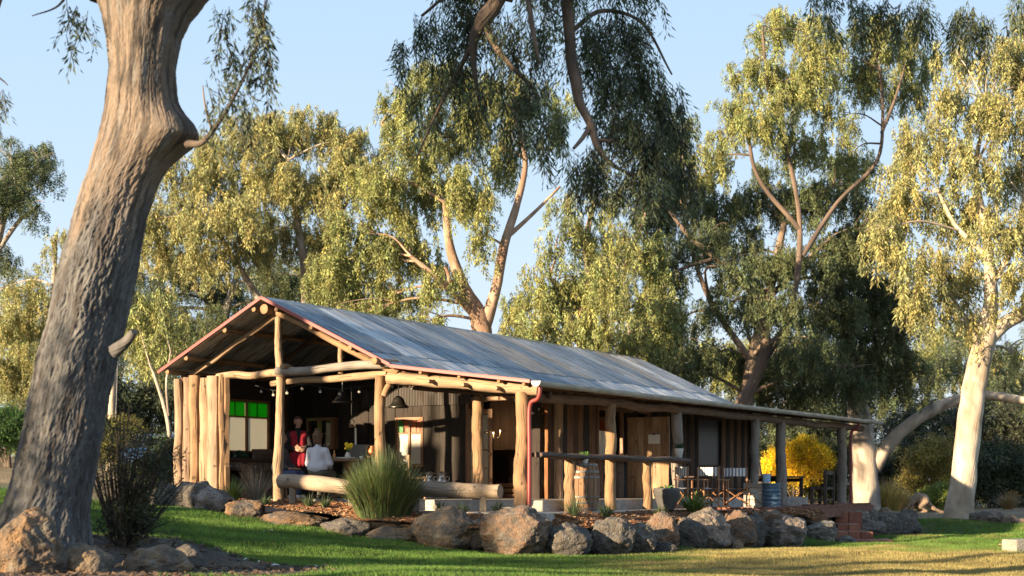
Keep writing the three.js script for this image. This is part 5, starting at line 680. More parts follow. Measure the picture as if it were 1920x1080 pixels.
// ---------------------------------------------------------------- trees
const leafMat = phys(1, 1, 1, { vertexColors: true, roughness: 0.75, transmission: 0.45, thickness: 0, side: THREE.DoubleSide, specularIntensity: 0.55 });
function sprayGeo(n, len, leaf, wid, droop, seed) {   // a hanging twig with lance-shaped leaves
  const r = rngOf(seed), pos = [], col = [], idx = [], nor = [];
  const leafAt = (x, y, z, dx, dy, dz, L, w) => {
    const d = new V3(dx, dy, dz).normalize(), s = new V3(r() - 0.5, r() - 0.5, r() - 0.5).cross(d).normalize(), o = pos.length / 3, k = 0.45 + 1.1 * Math.pow(r(), 1.4), cu = new V3().crossVectors(d, s).multiplyScalar(L * 0.08);
    const a = new V3(x, y, z), m = a.clone().addScaledVector(d, L * 0.42).add(cu), t = a.clone().addScaledVector(d, L);
    for (const q of [a, m.clone().addScaledVector(s, w), t, m.clone().addScaledVector(s, -w)]) { pos.push(q.x, q.y, q.z); col.push(k, k * (0.97 + 0.06 * r()), k * 0.95); }
    idx.push(o, o + 1, o + 2, o, o + 2, o + 3);
  };
  for (let i = 0; i < n; i++) {
    const f = (i + r()) / n, a = r() * TAU, sp = 0.16 * len * (0.5 + f), x = Math.cos(a) * sp * r(), z = Math.sin(a) * sp * r();
    leafAt(x, -f * len, z, Math.cos(a) * (1 - droop), -droop * (0.5 + r()), Math.sin(a) * (1 - droop), leaf * (0.65 + 0.6 * r()), wid * (0.7 + 0.6 * r()));
  }
  const o = pos.length / 3, w = 0.004; for (const [dx, dz] of [[w, 0], [-w, w], [-w, -w]]) { pos.push(dx, 0.02, dz, dx * 0.4, -len, dz * 0.4); col.push(0.5, 0.3, 0.2, 0.5, 0.3, 0.2); }
  for (let i = 0; i < 3; i++) { const a = o + i * 2, b = o + ((i + 1) % 3) * 2; idx.push(a, b, a + 1, b, b + 1, a + 1); }
  const g = new THREE.BufferGeometry(); g.setAttribute('position', new THREE.Float32BufferAttribute(pos, 3)); g.setAttribute('color', new THREE.Float32BufferAttribute(col, 3)); g.setIndex(idx); g.computeVertexNormals(); return g;
}
const SPRAY = { weep: [1, 2, 3].map(s => sprayGeo(36, 0.46, 0.12, 0.019, 0.62, s)), bushy: [4, 5, 6].map(s => sprayGeo(34, 0.42, 0.12, 0.016, 0.45, s)), sprig: [17, 18].map(s => sprayGeo(9, 0.34, 0.10, 0.013, 0.6, s)), near: [7, 8, 9].map(s => sprayGeo(22, 0.40, 0.11, 0.0105, 0.62, s)), fine: [10, 11].map(s => sprayGeo(60, 0.34, 0.05, 0.006, 0.1, s)) };
const barkMat = new THREE.MeshStandardMaterial({ vertexColors: true, roughness: 0.95, bumpMap: woodBump, bumpScale: 0.02 });
function barkColor(g, base, patch, seed, sc = 1) {
  const p = g.attributes.position, c = []; for (let i = 0; i < p.count; i++) { const x = p.getX(i), y = p.getY(i), z = p.getZ(i), m = sst(-0.12, 0.3, fbm(x * 1.3 * sc + seed, y * 0.5 * sc, z * 1.3 * sc, 4)), f = 0.9 + 0.5 * fbm(x * 7, y * 1.6, z * 7 + seed, 3); for (let k = 0; k < 3; k++) c.push(mixn(base[k], patch[k], m) * f); }
  g.setAttribute('color', new THREE.Float32BufferAttribute(c, 3)); return g;
}
function crown(parent, sprays, kind, tint, seed, vary = 0.3) {   // sprays: [pos, dirQuaternion, scale]
  const r = rngOf(seed), sets = SPRAY[kind], lists = sets.map(() => []);
  sprays.forEach(([p, q, s, b]) => { const k = (1 - vary / 2 + vary * r()) * (b || 1), w = r(); lists[Math.floor(r() * sets.length)].push([p, q, s, [tint[0] * k * (1 + 0.25 * (w - 0.4)), tint[1] * k, tint[2] * k * (1 - 0.2 * (w - 0.5))]]); });
  lists.forEach((l, i) => l.length && scatter('crown', '', '', sets[i], leafMat, l, 'stuff', parent));
}
const eul = new THREE.Euler();
function fillClump(out, c, rx, ry, rz, n, r, { strand = 3, len = 0.5, size = 1, hang = 1 } = {}) {
  for (let i = 0; i < n;) {
    const a = r() * TAU, y = r() * 2 - 1, q = Math.sqrt(1 - y * y), d = Math.pow(r(), 0.42);
    const nn = 0.82 + 0.5 * n3(Math.cos(a) * q * 1.6 + c.x, y * 1.6 + c.y, Math.sin(a) * q * 1.6 + c.z);
    const p = new V3(c.x + Math.cos(a) * q * rx * d * nn, c.y + y * ry * d * nn, c.z + Math.sin(a) * q * rz * d * nn);
    const m = 1 + Math.floor(r() * strand), yaw = r() * TAU, tilt = (r() - 0.5) * (hang ? 0.95 : 2.6), k = size * (0.7 + 0.6 * r()); let sx = (Math.cos(a) * 0.12), sz = (Math.sin(a) * 0.12);
    const b = 0.65 + 0.7 * r();
    for (let j = 0; j < m; j++, i++) { out.push([p.clone().add(new V3(sx * j * len, -j * len * k, sz * j * len)), new THREE.Quaternion().setFromEuler(eul.set(tilt * (1 - j * 0.2), yaw + j, (r() - 0.5) * (hang ? 0.8 : 2.4), 'YXZ')), k, b]); }
  }
}
// spec: stems [[u, v, distance, radius px], ...] as picture points, clumps [u, v, distance, half width px, half height px, density]
function tree({ name = 'gum_tree', label, stems, clumps, tint = [0.13, 0.145, 0.045], kind = 'weep', bark = [0.42, 0.34, 0.27], patch = [0.25, 0.19, 0.15], seed = 1, dens = 1, group = 'gum trees behind the house', size = 0.92, hang = 1, strand = 2, twigs = 4, ground = true, spread = 3.6 }) {
  const r = rngOf(seed * 1013), [u0, v0, Z0] = stems[0][0], base = P(u0, v0, Z0), g = thing(name, label, 'tree', base, 0, group);
  const rel = (u, v, Z) => P(u, v, Z).sub(base), nodes = [];
  stems.forEach((s, i) => {
    const pts = s.map(([u, v, Z]) => rel(u, v, Z)), rad = s.map(([, , Z, w]) => w * Z / FOCAL);
    if (i === 0 && ground) { pts.unshift(pts[0].clone().add(new V3(0, -0.35, 0))); rad.unshift(rad[0] * 1.12); }
    const t = tube(pts, rad, { seg: i ? 9 : 16, per: i ? 6 : 9, lump: 0.06, seed: seed + i, rough: 0.9 }); barkColor(t, bark, patch, seed + i);
    part(g, i ? 'branch' : 'trunk', t, barkMat);
    const cv = pts.length > 2 ? new THREE.CatmullRomCurve3(pts, false, 'centripetal') : new THREE.LineCurve3(pts[0], pts[1]); for (let k = 2; k <= 10; k++) { const f = k / 10, fr = f * (rad.length - 1), a = Math.min(rad.length - 2, Math.floor(fr)); nodes.push([cv.getPoint(f), mixn(rad[a], rad[a + 1], fr - a), i]); }
  });
  const sp = [];
  clumps.forEach(([u, v, Zc, hw, hh, de = 1], ci) => {
    const Z = Zc + (spread ? (r() - 0.4) * spread : 0);
    const c = rel(u, v, Z), rx = hw * Z / FOCAL, ry = hh * Z / FOCAL, rz = Math.min(rx, 2.2) * 0.9;
    let best = null, bd = 1e9; for (const n of nodes) { if (n[0].y > c.y + ry * 0.4) continue; const d = n[0].distanceTo(c) + Math.max(0, n[0].y - c.y) * 0.8; if (d < bd) { bd = d; best = n; } } best = best || nodes[nodes.length - 1];
    const parts = [], rr = Math.min(best[1] * 0.6, 0.035 + bd * 0.012), mid = best[0].clone().lerp(c, 0.5).add(new V3((r() - 0.5) * bd * 0.2, bd * 0.08, (r() - 0.5) * bd * 0.2));
    parts.push(tube([best[0], mid, c.clone().add(new V3(0, -ry * 0.1, 0))], [rr, rr * 0.7, rr * 0.4], { seg: 6, per: 5, lump: 0.08, seed: seed + ci, caps: false }));
    for (let k = 0; k < twigs; k++) { const a = r() * TAU, e = c.clone().add(new V3(Math.cos(a) * rx * 0.75, (r() - 0.25) * ry * 0.9, Math.sin(a) * rz * 0.75)), s0 = mid.clone().lerp(c, 0.3 + 0.7 * r()); parts.push(tube([s0, s0.clone().lerp(e, 0.5).add(new V3(0, 0.12, 0)), e], [rr * 0.4, rr * 0.28, rr * 0.12], { seg: 4, per: 4, lump: 0.05, seed: k + ci, caps: false })); }
    part(g, 'branch', barkColor(merge(parts), bark, patch, seed + ci, 1), barkMat);
    const area = Math.PI * rx * ry, vol = area * rz; const nn = (area * 40 + vol * 15) * de * dens / (size * size); fillClump(sp, c, rx * 0.92, ry * 0.92, rz * 0.92, Math.round(nn * 0.5), r, { size, hang, strand });
    for (let k = 0; k < 5; k++) { const a = r() * TAU, y = r() * 1.7 - 0.7, q = Math.sqrt(Math.max(0.1, 1 - y * y)) * 0.85, f = 0.26 + 0.26 * r(); fillClump(sp, c.clone().add(new V3(Math.cos(a) * q * rx, y * ry * 0.85, Math.sin(a) * q * rz)), rx * f, ry * f * 0.8, rz * f, Math.round(nn * 0.11), r, { size: size * 0.95, hang, strand: 2 }); }
  });
  crown(g, sp, kind, tint, seed); return g;
}
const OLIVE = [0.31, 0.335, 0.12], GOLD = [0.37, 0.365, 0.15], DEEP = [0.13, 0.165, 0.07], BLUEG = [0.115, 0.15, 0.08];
const PINKB = [0.40, 0.27, 0.19], PALEB = [0.42, 0.35, 0.28], GREYB = [0.34, 0.30, 0.26];
// tree left of centre, broad golden crown behind the gable
tree({ label: 'broad golden green gum behind the gable, left of the tallest centre gum', seed: 21, tint: GOLD, bark: GREYB, stems: [[[520, 905, 56.5, 16], [545, 700, 56.5, 14], [575, 560, 56.5, 11], [560, 430, 56.5, 7], [540, 300, 56.5, 4]], [[575, 560, 56.5, 8], [600, 470, 56.5, 6], [650, 380, 56.8, 4]], [[545, 650, 56.5, 8], [460, 520, 56, 6], [400, 420, 55.5, 4]]],
  clumps: [[470, 250, 56.5, 80, 50], [560, 240, 56.5, 80, 50], [640, 300, 57, 60, 60], [400, 310, 56, 80, 60], [500, 330, 55.5, 95, 60], [600, 350, 56, 80, 65], [340, 380, 55.5, 70, 60], [430, 400, 55, 90, 60], [540, 430, 55.5, 70, 55, 0.8], [620, 440, 56, 50, 60, 0.7], [310, 460, 56, 60, 50, 0.8], [400, 480, 55.5, 70, 50, 0.7], [650, 260, 57.5, 40, 40], [690, 320, 57.5, 40, 50, 0.8], [300, 320, 56, 45, 45, 0.8], [270, 410, 56, 45, 50, 0.8], [520, 250, 57, 60, 45], [640, 500, 56.5, 45, 45, 0.8], [470, 450, 55.5, 60, 45, 0.8]] });
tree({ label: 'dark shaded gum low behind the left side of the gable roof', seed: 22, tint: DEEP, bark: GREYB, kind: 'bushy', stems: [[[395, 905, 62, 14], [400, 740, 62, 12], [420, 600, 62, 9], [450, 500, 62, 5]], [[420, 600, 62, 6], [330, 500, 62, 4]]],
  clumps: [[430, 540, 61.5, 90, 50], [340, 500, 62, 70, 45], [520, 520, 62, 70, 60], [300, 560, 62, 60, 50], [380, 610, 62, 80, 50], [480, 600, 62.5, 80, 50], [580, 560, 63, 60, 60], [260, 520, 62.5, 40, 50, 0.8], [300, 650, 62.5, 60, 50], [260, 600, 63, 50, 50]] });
tree({ label: 'small pale trunked gum right behind the slab wall', name: 'young_gum_tree', seed: 23, tint: OLIVE, bark: PALEB, kind: 'weep', stems: [[[318, 905, 39, 4], [316, 800, 39, 4], [298, 730, 39, 3.2], [280, 680, 39, 2]], [[316, 780, 39, 2.6], [312, 720, 39, 2.2], [320, 660, 39, 1.6]]],
  clumps: [[270, 640, 39, 40, 40], [320, 610, 39, 40, 40], [300, 570, 39.5, 45, 35], [250, 590, 39.3, 30, 30, 0.8]], dens: 0.9, twigs: 3 });
// centre tree
tree({ label: 'tall bright weeping gum with forked pink trunk behind the middle of the roof', seed: 31, tint: OLIVE, bark: PINKB, patch: [0.25, 0.15, 0.1], stems: [[[905, 905, 50, 22], [905, 700, 50, 21], [900, 600, 50, 18], [870, 540, 50, 12], [845, 470, 50, 9], [835, 380, 50, 6]], [[905, 620, 50, 14], [930, 540, 50, 10], [945, 460, 50, 9], [970, 380, 50.2, 7], [985, 300, 50.2, 5], [960, 200, 50, 3.5]], [[890, 590, 50, 9], [830, 530, 49.7, 6], [770, 480, 49.5, 4]], [[945, 450, 50, 5], [1000, 400, 50.4, 3.5], [1050, 350, 50.8, 2.2]], [[800, 320, 50.5, 5], [745, 270, 50.5, 4], [715, 230, 50.5, 2.5]], [[905, 600, 50, 7], [860, 560, 49.8, 5], [835, 500, 49.6, 3]]],
  clumps: [[760, 180, 51, 50, 60], [830, 140, 51, 60, 55], [900, 190, 50.5, 60, 60], [970, 180, 50.5, 50, 60], [760, 270, 50.5, 60, 55], [850, 250, 50, 75, 60], [940, 280, 50, 55, 60, 0.8], [700, 330, 50, 60, 60], [790, 350, 49.5, 85, 65], [880, 360, 49.5, 60, 70], [680, 430, 49.5, 65, 65], [770, 460, 49, 90, 65], [650, 510, 49.3, 75, 50], [730, 550, 48.8, 80, 45], [830, 530, 49.5, 45, 50, 0.6], [610, 500, 49.5, 40, 40], [800, 600, 49.5, 60, 35, 0.8], [680, 580, 49.5, 60, 35, 0.8], [900, 440, 50.3, 40, 45, 0.6], [1040, 200, 51, 45, 60, 0.8]] });
// right of centre weeping tree
tree({ label: 'weeping gum filling the gap right of the forked pink trunk', seed: 41, tint: OLIVE, bark: PINKB, stems: [[[1100, 905, 53, 16], [1105, 700, 53, 14], [1110, 560, 53, 10], [1100, 450, 53, 6], [1120, 360, 53, 4]], [[1110, 560, 53, 6], [1180, 480, 53, 4], [1210, 400, 53, 3]], [[1105, 600, 53, 6], [1030, 520, 53, 4]]],
  clumps: [[1010, 540, 48.4, 60, 65], [1080, 520, 47.9, 65, 55], [1150, 540, 47.9, 70, 60], [1000, 620, 47.9, 55, 45], [1080, 610, 47.4, 75, 50], [1170, 630, 47.7, 70, 45], [1100, 440, 48.9, 60, 45, 0.65], [1180, 450, 48.9, 55, 50, 0.75], [1220, 560, 48.9, 45, 60], [1060, 380, 49.4, 40, 35, 0.5], [1140, 370, 49.4, 45, 40, 0.55], [1210, 660, 48.9, 60, 40], [960, 580, 48.9, 35, 45], [1240, 600, 48.9, 45, 55], [1230, 480, 49.2, 45, 55], [1040, 460, 48.9, 40, 40, 0.5]] });
// tall right-centre tree: lit top, shaded middle, leaning limb
tree({ label: 'tallest gum with bright crown top and long limb leaning left over the roof end', seed: 51, tint: OLIVE, bark: [0.15, 0.105, 0.08], patch: [0.09, 0.065, 0.05], stems: [[[1345, 925, 54, 12], [1380, 780, 54, 11], [1432, 670, 54, 10], [1425, 575, 53.5, 8], [1350, 490, 53, 6], [1290, 440, 53, 4.5], [1255, 395, 53, 3]], [[1425, 690, 54, 7], [1480, 590, 54, 6], [1500, 430, 54, 5], [1480, 300, 54, 4], [1440, 160, 54, 3], [1430, 60, 54, 2]], [[1505, 480, 54, 5], [1570, 380, 54.5, 4], [1645, 300, 55, 3.5], [1655, 220, 55, 3], [1650, 130, 55, 2.5]], [[1653, 250, 55, 3.5], [1680, 180, 55, 2.5], [1695, 130, 55, 1.6]], [[1340, 485, 53, 4], [1290, 500, 52.8, 3], [1240, 520, 52.6, 2]], [[1500, 430, 54, 5], [1420, 330, 54, 4], [1400, 230, 54, 3]]],
  clumps: [[1450, 50, 54, 60, 45], [1520, 60, 54.3, 45, 50], [1410, 120, 54, 50, 45], [1480, 140, 53.5, 65, 50], [1380, 200, 54, 45, 40], [1440, 220, 53.5, 65, 45], [1530, 150, 54.3, 40, 60, 0.8], [1360, 260, 54, 40, 30, 0.7], [1620, 60, 55.3, 55, 45], [1600, 130, 55, 50, 50], [1690, 70, 55.3, 50, 50], [1580, 210, 55, 35, 50, 0.7], [1650, 150, 55.5, 40, 40, 0.6], [1520, 270, 53.6, 60, 50, 0.8], [1330, 300, 54, 45, 45, 0.8], [1600, 280, 55, 55, 45, 0.7], [1700, 160, 55.5, 45, 45, 0.8], [1560, 100, 54.8, 35, 45, 0.8], [1740, 120, 55.5, 40, 40, 0.7]] });
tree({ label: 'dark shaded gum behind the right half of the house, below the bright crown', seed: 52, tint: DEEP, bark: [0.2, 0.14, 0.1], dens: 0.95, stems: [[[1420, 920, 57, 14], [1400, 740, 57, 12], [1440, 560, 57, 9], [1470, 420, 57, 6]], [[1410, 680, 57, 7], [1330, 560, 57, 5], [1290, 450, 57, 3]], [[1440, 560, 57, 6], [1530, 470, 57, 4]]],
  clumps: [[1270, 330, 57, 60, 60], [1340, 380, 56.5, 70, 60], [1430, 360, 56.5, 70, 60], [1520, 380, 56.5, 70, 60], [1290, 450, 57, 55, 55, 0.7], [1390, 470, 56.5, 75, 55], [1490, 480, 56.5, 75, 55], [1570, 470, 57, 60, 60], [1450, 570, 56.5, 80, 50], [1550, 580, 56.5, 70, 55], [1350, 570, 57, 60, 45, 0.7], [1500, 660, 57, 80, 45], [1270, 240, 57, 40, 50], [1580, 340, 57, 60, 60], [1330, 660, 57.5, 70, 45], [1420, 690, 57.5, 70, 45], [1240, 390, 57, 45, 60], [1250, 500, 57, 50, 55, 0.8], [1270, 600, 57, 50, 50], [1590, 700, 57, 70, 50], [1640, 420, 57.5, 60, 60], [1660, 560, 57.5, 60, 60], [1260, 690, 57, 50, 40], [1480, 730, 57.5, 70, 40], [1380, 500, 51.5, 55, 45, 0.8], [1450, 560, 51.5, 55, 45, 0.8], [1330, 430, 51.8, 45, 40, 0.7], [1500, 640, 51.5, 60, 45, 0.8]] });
// tree whose mottled trunk stands at the verandah end
tree({ label: 'gum with mottled trunk at the right end of the verandah and a thick side limb', seed: 61, tint: [0.115, 0.13, 0.045], bark: PALEB, patch: [0.15, 0.12, 0.1], stems: [[[1625, 957, 60, 27], [1622, 880, 60, 23], [1614, 800, 60, 22], [1604, 740, 60, 18], [1590, 640, 60, 13], [1575, 540, 60, 9], [1590, 420, 60, 6]], [[1640, 880, 60, 13], [1665, 835, 59.75, 13], [1720, 785, 59.38, 12], [1780, 755, 59.12, 11], [1850, 742, 58.75, 9], [1930, 752, 58.12, 7]], [[1600, 952, 60.75, 11], [1604, 925, 60.62, 11], [1614, 885, 60.25, 8]], [[1597, 690, 60, 8], [1640, 600, 59.75, 5], [1670, 520, 59.5, 3]]],
  clumps: [[1590, 600, 59.38, 65, 60], [1660, 620, 58.75, 60, 60], [1540, 680, 60, 60, 50, 0.8], [1620, 690, 59, 60, 50, 0.9], [1690, 690, 59.12, 45, 50, 0.8], [1640, 540, 59.38, 60, 55], [1560, 520, 60, 50, 55, 0.8], [1690, 560, 59.5, 50, 60], [1620, 450, 60, 60, 60, 0.8]] });
// right tree with pale straight trunk
tree({ label: 'large golden gum with pale straight trunk leaning right at the picture edge', seed: 71, tint: GOLD, bark: [0.50, 0.42, 0.33], patch: [0.33, 0.26, 0.19], stems: [[[1797, 972, 43, 27], [1806, 900, 43, 24], [1822, 760, 43, 22], [1836, 680, 43, 21], [1848, 630, 43, 21], [1858, 560, 43, 13], [1850, 440, 43, 8], [1830, 320, 43, 5], [1850, 200, 43, 3]], [[1848, 640, 43, 16], [1880, 610, 43, 14], [1925, 585, 43, 13], [1980, 560, 43, 10]], [[1838, 650, 43, 8], [1815, 610, 43, 7], [1808, 590, 43, 5]], [[1856, 540, 43, 7], [1900, 460, 43, 5], [1920, 370, 43, 3]], [[1850, 480, 43, 5], [1790, 420, 43.2, 4], [1760, 360, 43.3, 3]]],
  clumps: [[1870, 110, 43.5, 60, 55], [1790, 170, 43.5, 60, 55], [1870, 210, 43, 65, 55], [1730, 250, 43.5, 55, 50], [1810, 290, 42.8, 70, 55, 0.8], [1900, 320, 42.8, 55, 55, 0.8], [1690, 370, 43, 60, 55], [1770, 390, 42.6, 65, 55, 0.9], [1880, 420, 42.6, 60, 50, 0.8], [1650, 430, 43, 45, 45], [1720, 480, 42.4, 65, 50], [1810, 510, 42.2, 65, 50], [1900, 520, 42.4, 50, 50, 0.8], [1740, 560, 42.2, 60, 45], [1820, 600, 42.2, 40, 40, 0.5], [1900, 660, 43.5, 40, 35, 0.4], [1790, 90, 44, 45, 40, 0.7], [1910, 60, 44, 40, 40, 0.7], [1940, 150, 43.5, 50, 60], [1950, 260, 43.2, 50, 60], [1940, 400, 43, 45, 60], [1700, 300, 43.5, 50, 45, 0.8], [1940, 500, 43, 45, 50, 0.8]] });
// left far trees
tree({ label: 'rounded gum crown at the left edge behind the big trunk', seed: 81, tint: [0.10, 0.135, 0.05], kind: 'bushy', bark: GREYB, stems: [[[-40, 880, 60, 16], [-30, 640, 60, 12], [0, 430, 60, 8], [30, 350, 60, 4]], [[-10, 480, 60, 5], [40, 410, 60, 4], [75, 385, 60, 2.5]]], clumps: [[20, 290, 60, 50, 40], [70, 310, 60, 50, 40], [30, 350, 59.5, 55, 40], [85, 290, 60.3, 35, 30, 0.8], [60, 385, 60, 35, 25, 0.7], [-20, 360, 60, 50, 60], [5, 470, 60.3, 30, 40, 0.7], [-30, 480, 60, 40, 50]] });
tree({ label: 'yellowish thin gum seen between the left edge and the big trunk', seed: 82, tint: GOLD, bark: GREYB, stems: [[[90, 880, 66, 10], [95, 700, 66, 8], [100, 560, 66, 5], [105, 440, 66, 3]]], clumps: [[100, 450, 66, 35, 35, 0.45], [120, 520, 66, 40, 45, 0.6], [60, 560, 66, 60, 40, 0.8], [20, 600, 66, 50, 50], [110, 600, 66, 50, 50, 0.8], [50, 680, 66, 70, 45], [130, 690, 66, 50, 50], [0, 540, 67, 40, 30, 0.6], [10, 710, 65, 50, 40], [80, 730, 65, 60, 40]] });
// belt of trees further back
[[1700, 720, 88, 'dim gum between the mottled trunk and the pale trunk', DEEP], [1880, 700, 90, 'dim gum far behind the pale straight trunk', BLUEG], [1300, 690, 86, 'hazy gum far behind the right roof end', OLIVE], [1560, 740, 92, 'dim gum far behind the verandah end', BLUEG], [1440, 720, 84, 'olive gum far behind the last verandah bays', DEEP], [230, 720, 75, 'dim olive gum far behind the dark twiggy shrub', DEEP], [330, 690, 80, 'dim gum far behind the slab wall', DEEP], [620, 560, 85, 'far gum glimpsed behind the gable ridge', OLIVE], [-30, 660, 90, 'far gum at the left picture edge', OLIVE], [1800, 640, 100, 'far gum glimpsed through the right crowns', OLIVE], [150, 600, 85, 'far gum right behind the big trunk', OLIVE], [1180, 560, 95, 'far gum glimpsed behind the weeping centre gums', DEEP], [2060, 680, 80, 'far gum just beyond the right picture edge', DEEP], [2230, 660, 85, 'far gum well beyond the right picture edge', OLIVE]].forEach(([u, v, Z, label, tint], i) => {
  const r = rngOf(900 + i), cl = []; for (let k = 0; k < 9; k++) cl.push([u + (r() - 0.5) * 200, v + (r() - 0.45) * 210, Z + (r() - 0.5) * 5, 42 + 22 * r(), 30 + 16 * r(), 0.55]);
  cl.push([u - 60, 840, Z, 70, 40, 0.5], [u + 60, 840, Z, 70, 40, 0.5]);
  tree({ label, seed: 100 + i, tint, kind: 'bushy', size: 1.5, twigs: 2, bark: GREYB, group: 'gums of the far tree belt', stems: [[[u, 905, Z, 9], [u + 8, 780, Z, 7], [u - 5, v, Z, 4]], [[u + 6, 800, Z, 5], [u + 50, v, Z, 3]]], clumps: cl });
});
// ---------------------------------------------------------------- the big gum in the foreground
const toPx = (x, y, Z, r) => [960 + x * FOCAL / Z, HORIZON - (y - EYE) * FOCAL / Z, Z, r * FOCAL / Z];
{
  const Z = 16, k = Z / FOCAL, base = P(75, 1035, Z), g = thing('old_gum_tree', 'huge leaning grey barked gum in the left foreground with a burl and overhanging limbs', 'tree', base);
  const rows = [[1110, -75, 190], [1060, -48, 180], [1030, -28, 172], [960, 6, 166], [890, 27, 176], [790, 47, 194], [690, 66, 216], [590, 95, 236], [560, 101, 244], [480, 118, 262], [415, 136, 276], [360, 152, 292], [311, 171, 313], [285, 178, 326], [259, 186, 338], [230, 193, 338], [205, 198, 334], [190, 200, 332], [130, 205, 329], [78, 200, 338], [40, 193, 354], [0, 184, 384], [-40, 172, 420], [-70, 166, 440]];
  const cen = rows.map(([v, a, b]) => new V3(((a + b) / 2 - 960) * k, EYE + (HORIZON - v) * k, 0)), rad = rows.map(([v, a, b]) => (b - a) / 2 * k * 0.98);
  const NA = 260, NB = 560, pos = [], col = [], uv = [], idx = [], yT = cen[0].y, yB = cen[cen.length - 1].y;
  const at = (y) => { let i = 0; while (i < cen.length - 2 && cen[i + 1].y < y) i++; const f = sst(0, 1, clamp((y - cen[i].y) / (cen[i + 1].y - cen[i].y))) * 0.35 + 0.65 * clamp((y - cen[i].y) / (cen[i + 1].y - cen[i].y)); return [mixn(cen[i].x, cen[i + 1].x, f), mixn(rad[i], rad[i + 1], f)]; };
  for (let j = 0; j <= NB; j++) {
    const y = mixn(yT, yB, j / NB), [cx, r] = at(y);
    for (let i = 0; i <= NA; i++) {
      const a = i / NA * TAU, ca = Math.cos(a), sa = Math.sin(a);
      const lx = ca * r, lz = sa * r, wob = 0.035 * fbm(ca * 1.2, y * 0.5, sa * 1.2 + 4, 3);
      const fis = 1 - Math.abs(n3(ca * 6.5 + 0.5 * n3(y * 3, ca * 2, sa * 2), y * 3.2, sa * 6.5)), fis2 = 1 - Math.abs(n3(ca * 16 + 0.4 * n3(y * 6, ca * 4, sa * 4), y * 9 + 9, sa * 16)), fib = fbm(ca * 30, y * 12, sa * 30, 3);
      const rug = sst(4.4, 2.6, y) * 0.85 + 0.15, smooth = sst(-0.15, 0.35, fbm(ca * 1.6 + 3, y * 0.8, sa * 1.6, 3));
      let dr = wob + rug * (0.02 * (fis - 0.6) + 0.012 * (fis2 - 0.6)) * (1.2 - 0.7 * smooth) + 0.009 * fib;
      const bx = (352 - 960) * k, by = EYE + (HORIZON - 256) * k, gx = cx + lx, dd = Math.exp(-((y - by) ** 2) / 0.05) * Math.max(0, ca) ** 1.5 * 0.2 * (sa > -0.9 ? 1 : 0.5);
      const hol = -0.07 * Math.exp(-((y - 2.65) ** 2) / 0.05 - ((a - 5.0) ** 2) / 0.02) - 0.05 * Math.exp(-((y - 1.5) ** 2) / 0.06 - ((a - 0.75 - 4.2) ** 2) / 0.015);
      dr += dd + hol; const rr = r + dr; pos.push(cx + ca * rr - base.x, y - base.y, sa * rr);
      // bark: grey, with dark fissure lines and stains, browner where the old bark has shed
      const deepF = sst(0.30, 0.06, fis) * rug, stain = sst(0.05, 0.32, fbm(ca * 3.4, y * 1.1 + 11, sa * 3.4, 5)), warm = sst(2.8, 3.6, y + 0.9 * fbm(ca * 1.4, y * 0.6, sa * 1.4 + 7, 3)) * sst(6.8, 4.9, y), pal = sst(0.12, 0.4, fbm(ca * 3 + 30, y * 1.1, sa * 3, 4));
      const f = 0.95 + 0.55 * fib; for (let q = 0; q < 3; q++) { let c = mixn([0.085, 0.082, 0.083][q], [0.17, 0.128, 0.098][q], warm); c = mixn(c, [0.165, 0.16, 0.156][q], pal * 0.55); c = mixn(c, [0.045, 0.037, 0.034][q], stain * 0.75); c = mixn(c, [0.025, 0.022, 0.021][q], deepF * 0.8); col.push(c * f); }
      uv.push(i / NA * 2.6, y * 0.6);
    }
  }
  for (let j = 0; j < NB; j++) for (let i = 0; i < NA; i++) { const a = j * (NA + 1) + i, b = a + NA + 1; idx.push(a, b, a + 1, b, b + 1, a + 1); }
  const t = new THREE.BufferGeometry(); t.setAttribute('position', new THREE.Float32BufferAttribute(pos, 3)); t.setAttribute('color', new THREE.Float32BufferAttribute(col, 3)); t.setAttribute('uv', new THREE.Float32BufferAttribute(uv, 2)); t.setIndex(idx); t.computeVertexNormals();
  part(g, 'trunk', t, new THREE.MeshStandardMaterial({ vertexColors: true, roughness: 0.95, bumpMap: woodBump, bumpScale: 0.015 }));
  const limb = (pts, o = {}) => { const q = pts.map(([u, v, z]) => P(u, v, z).sub(base)), rd = pts.map(([, , z, w]) => w * z / FOCAL); const m = tube(q, rd, { seg: 10, per: 7, lump: 0.1, seed: pts[0][0], rough: 1.4, ...o }); part(g, 'branch', barkColor(m, o.bark || [0.17, 0.12, 0.09], o.patch || [0.085, 0.06, 0.045], 5), barkMat); };
  const gb = { bark: [0.16, 0.145, 0.13], patch: [0.08, 0.065, 0.055], seg: 24, per: 10 };
  limb([[245, -20, 16, 82], [205, -160, 16, 72], [120, -420, 16.3, 55], [60, -800, 16.5, 35]], gb); limb([[370, -40, 16, 60], [450, -150, 16, 52], [640, -330, 16.8, 40], [900, -340, 18, 30], [1060, -260, 19, 22], [1250, -230, 20, 16], [1500, -180, 21, 10], [1700, -90, 21.5, 6]], gb);
  limb([[1000, -310, 18.6, 20], [965, -120, 18.8, 17], [935, -5, 19, 15], [905, 40, 19, 15], [888, 75, 19, 9], [890, 130, 19, 5], [900, 200, 19, 3]]);
  limb([[905, 35, 19, 9], [925, 80, 19, 7], [955, 120, 18.8, 5], [1000, 170, 18.7, 3.5], [1015, 230, 18.7, 2]]); limb([[888, 80, 19, 6], [850, 150, 19.2, 4], [810, 230, 19.3, 2.5], [780, 300, 19.4, 1.5]]);
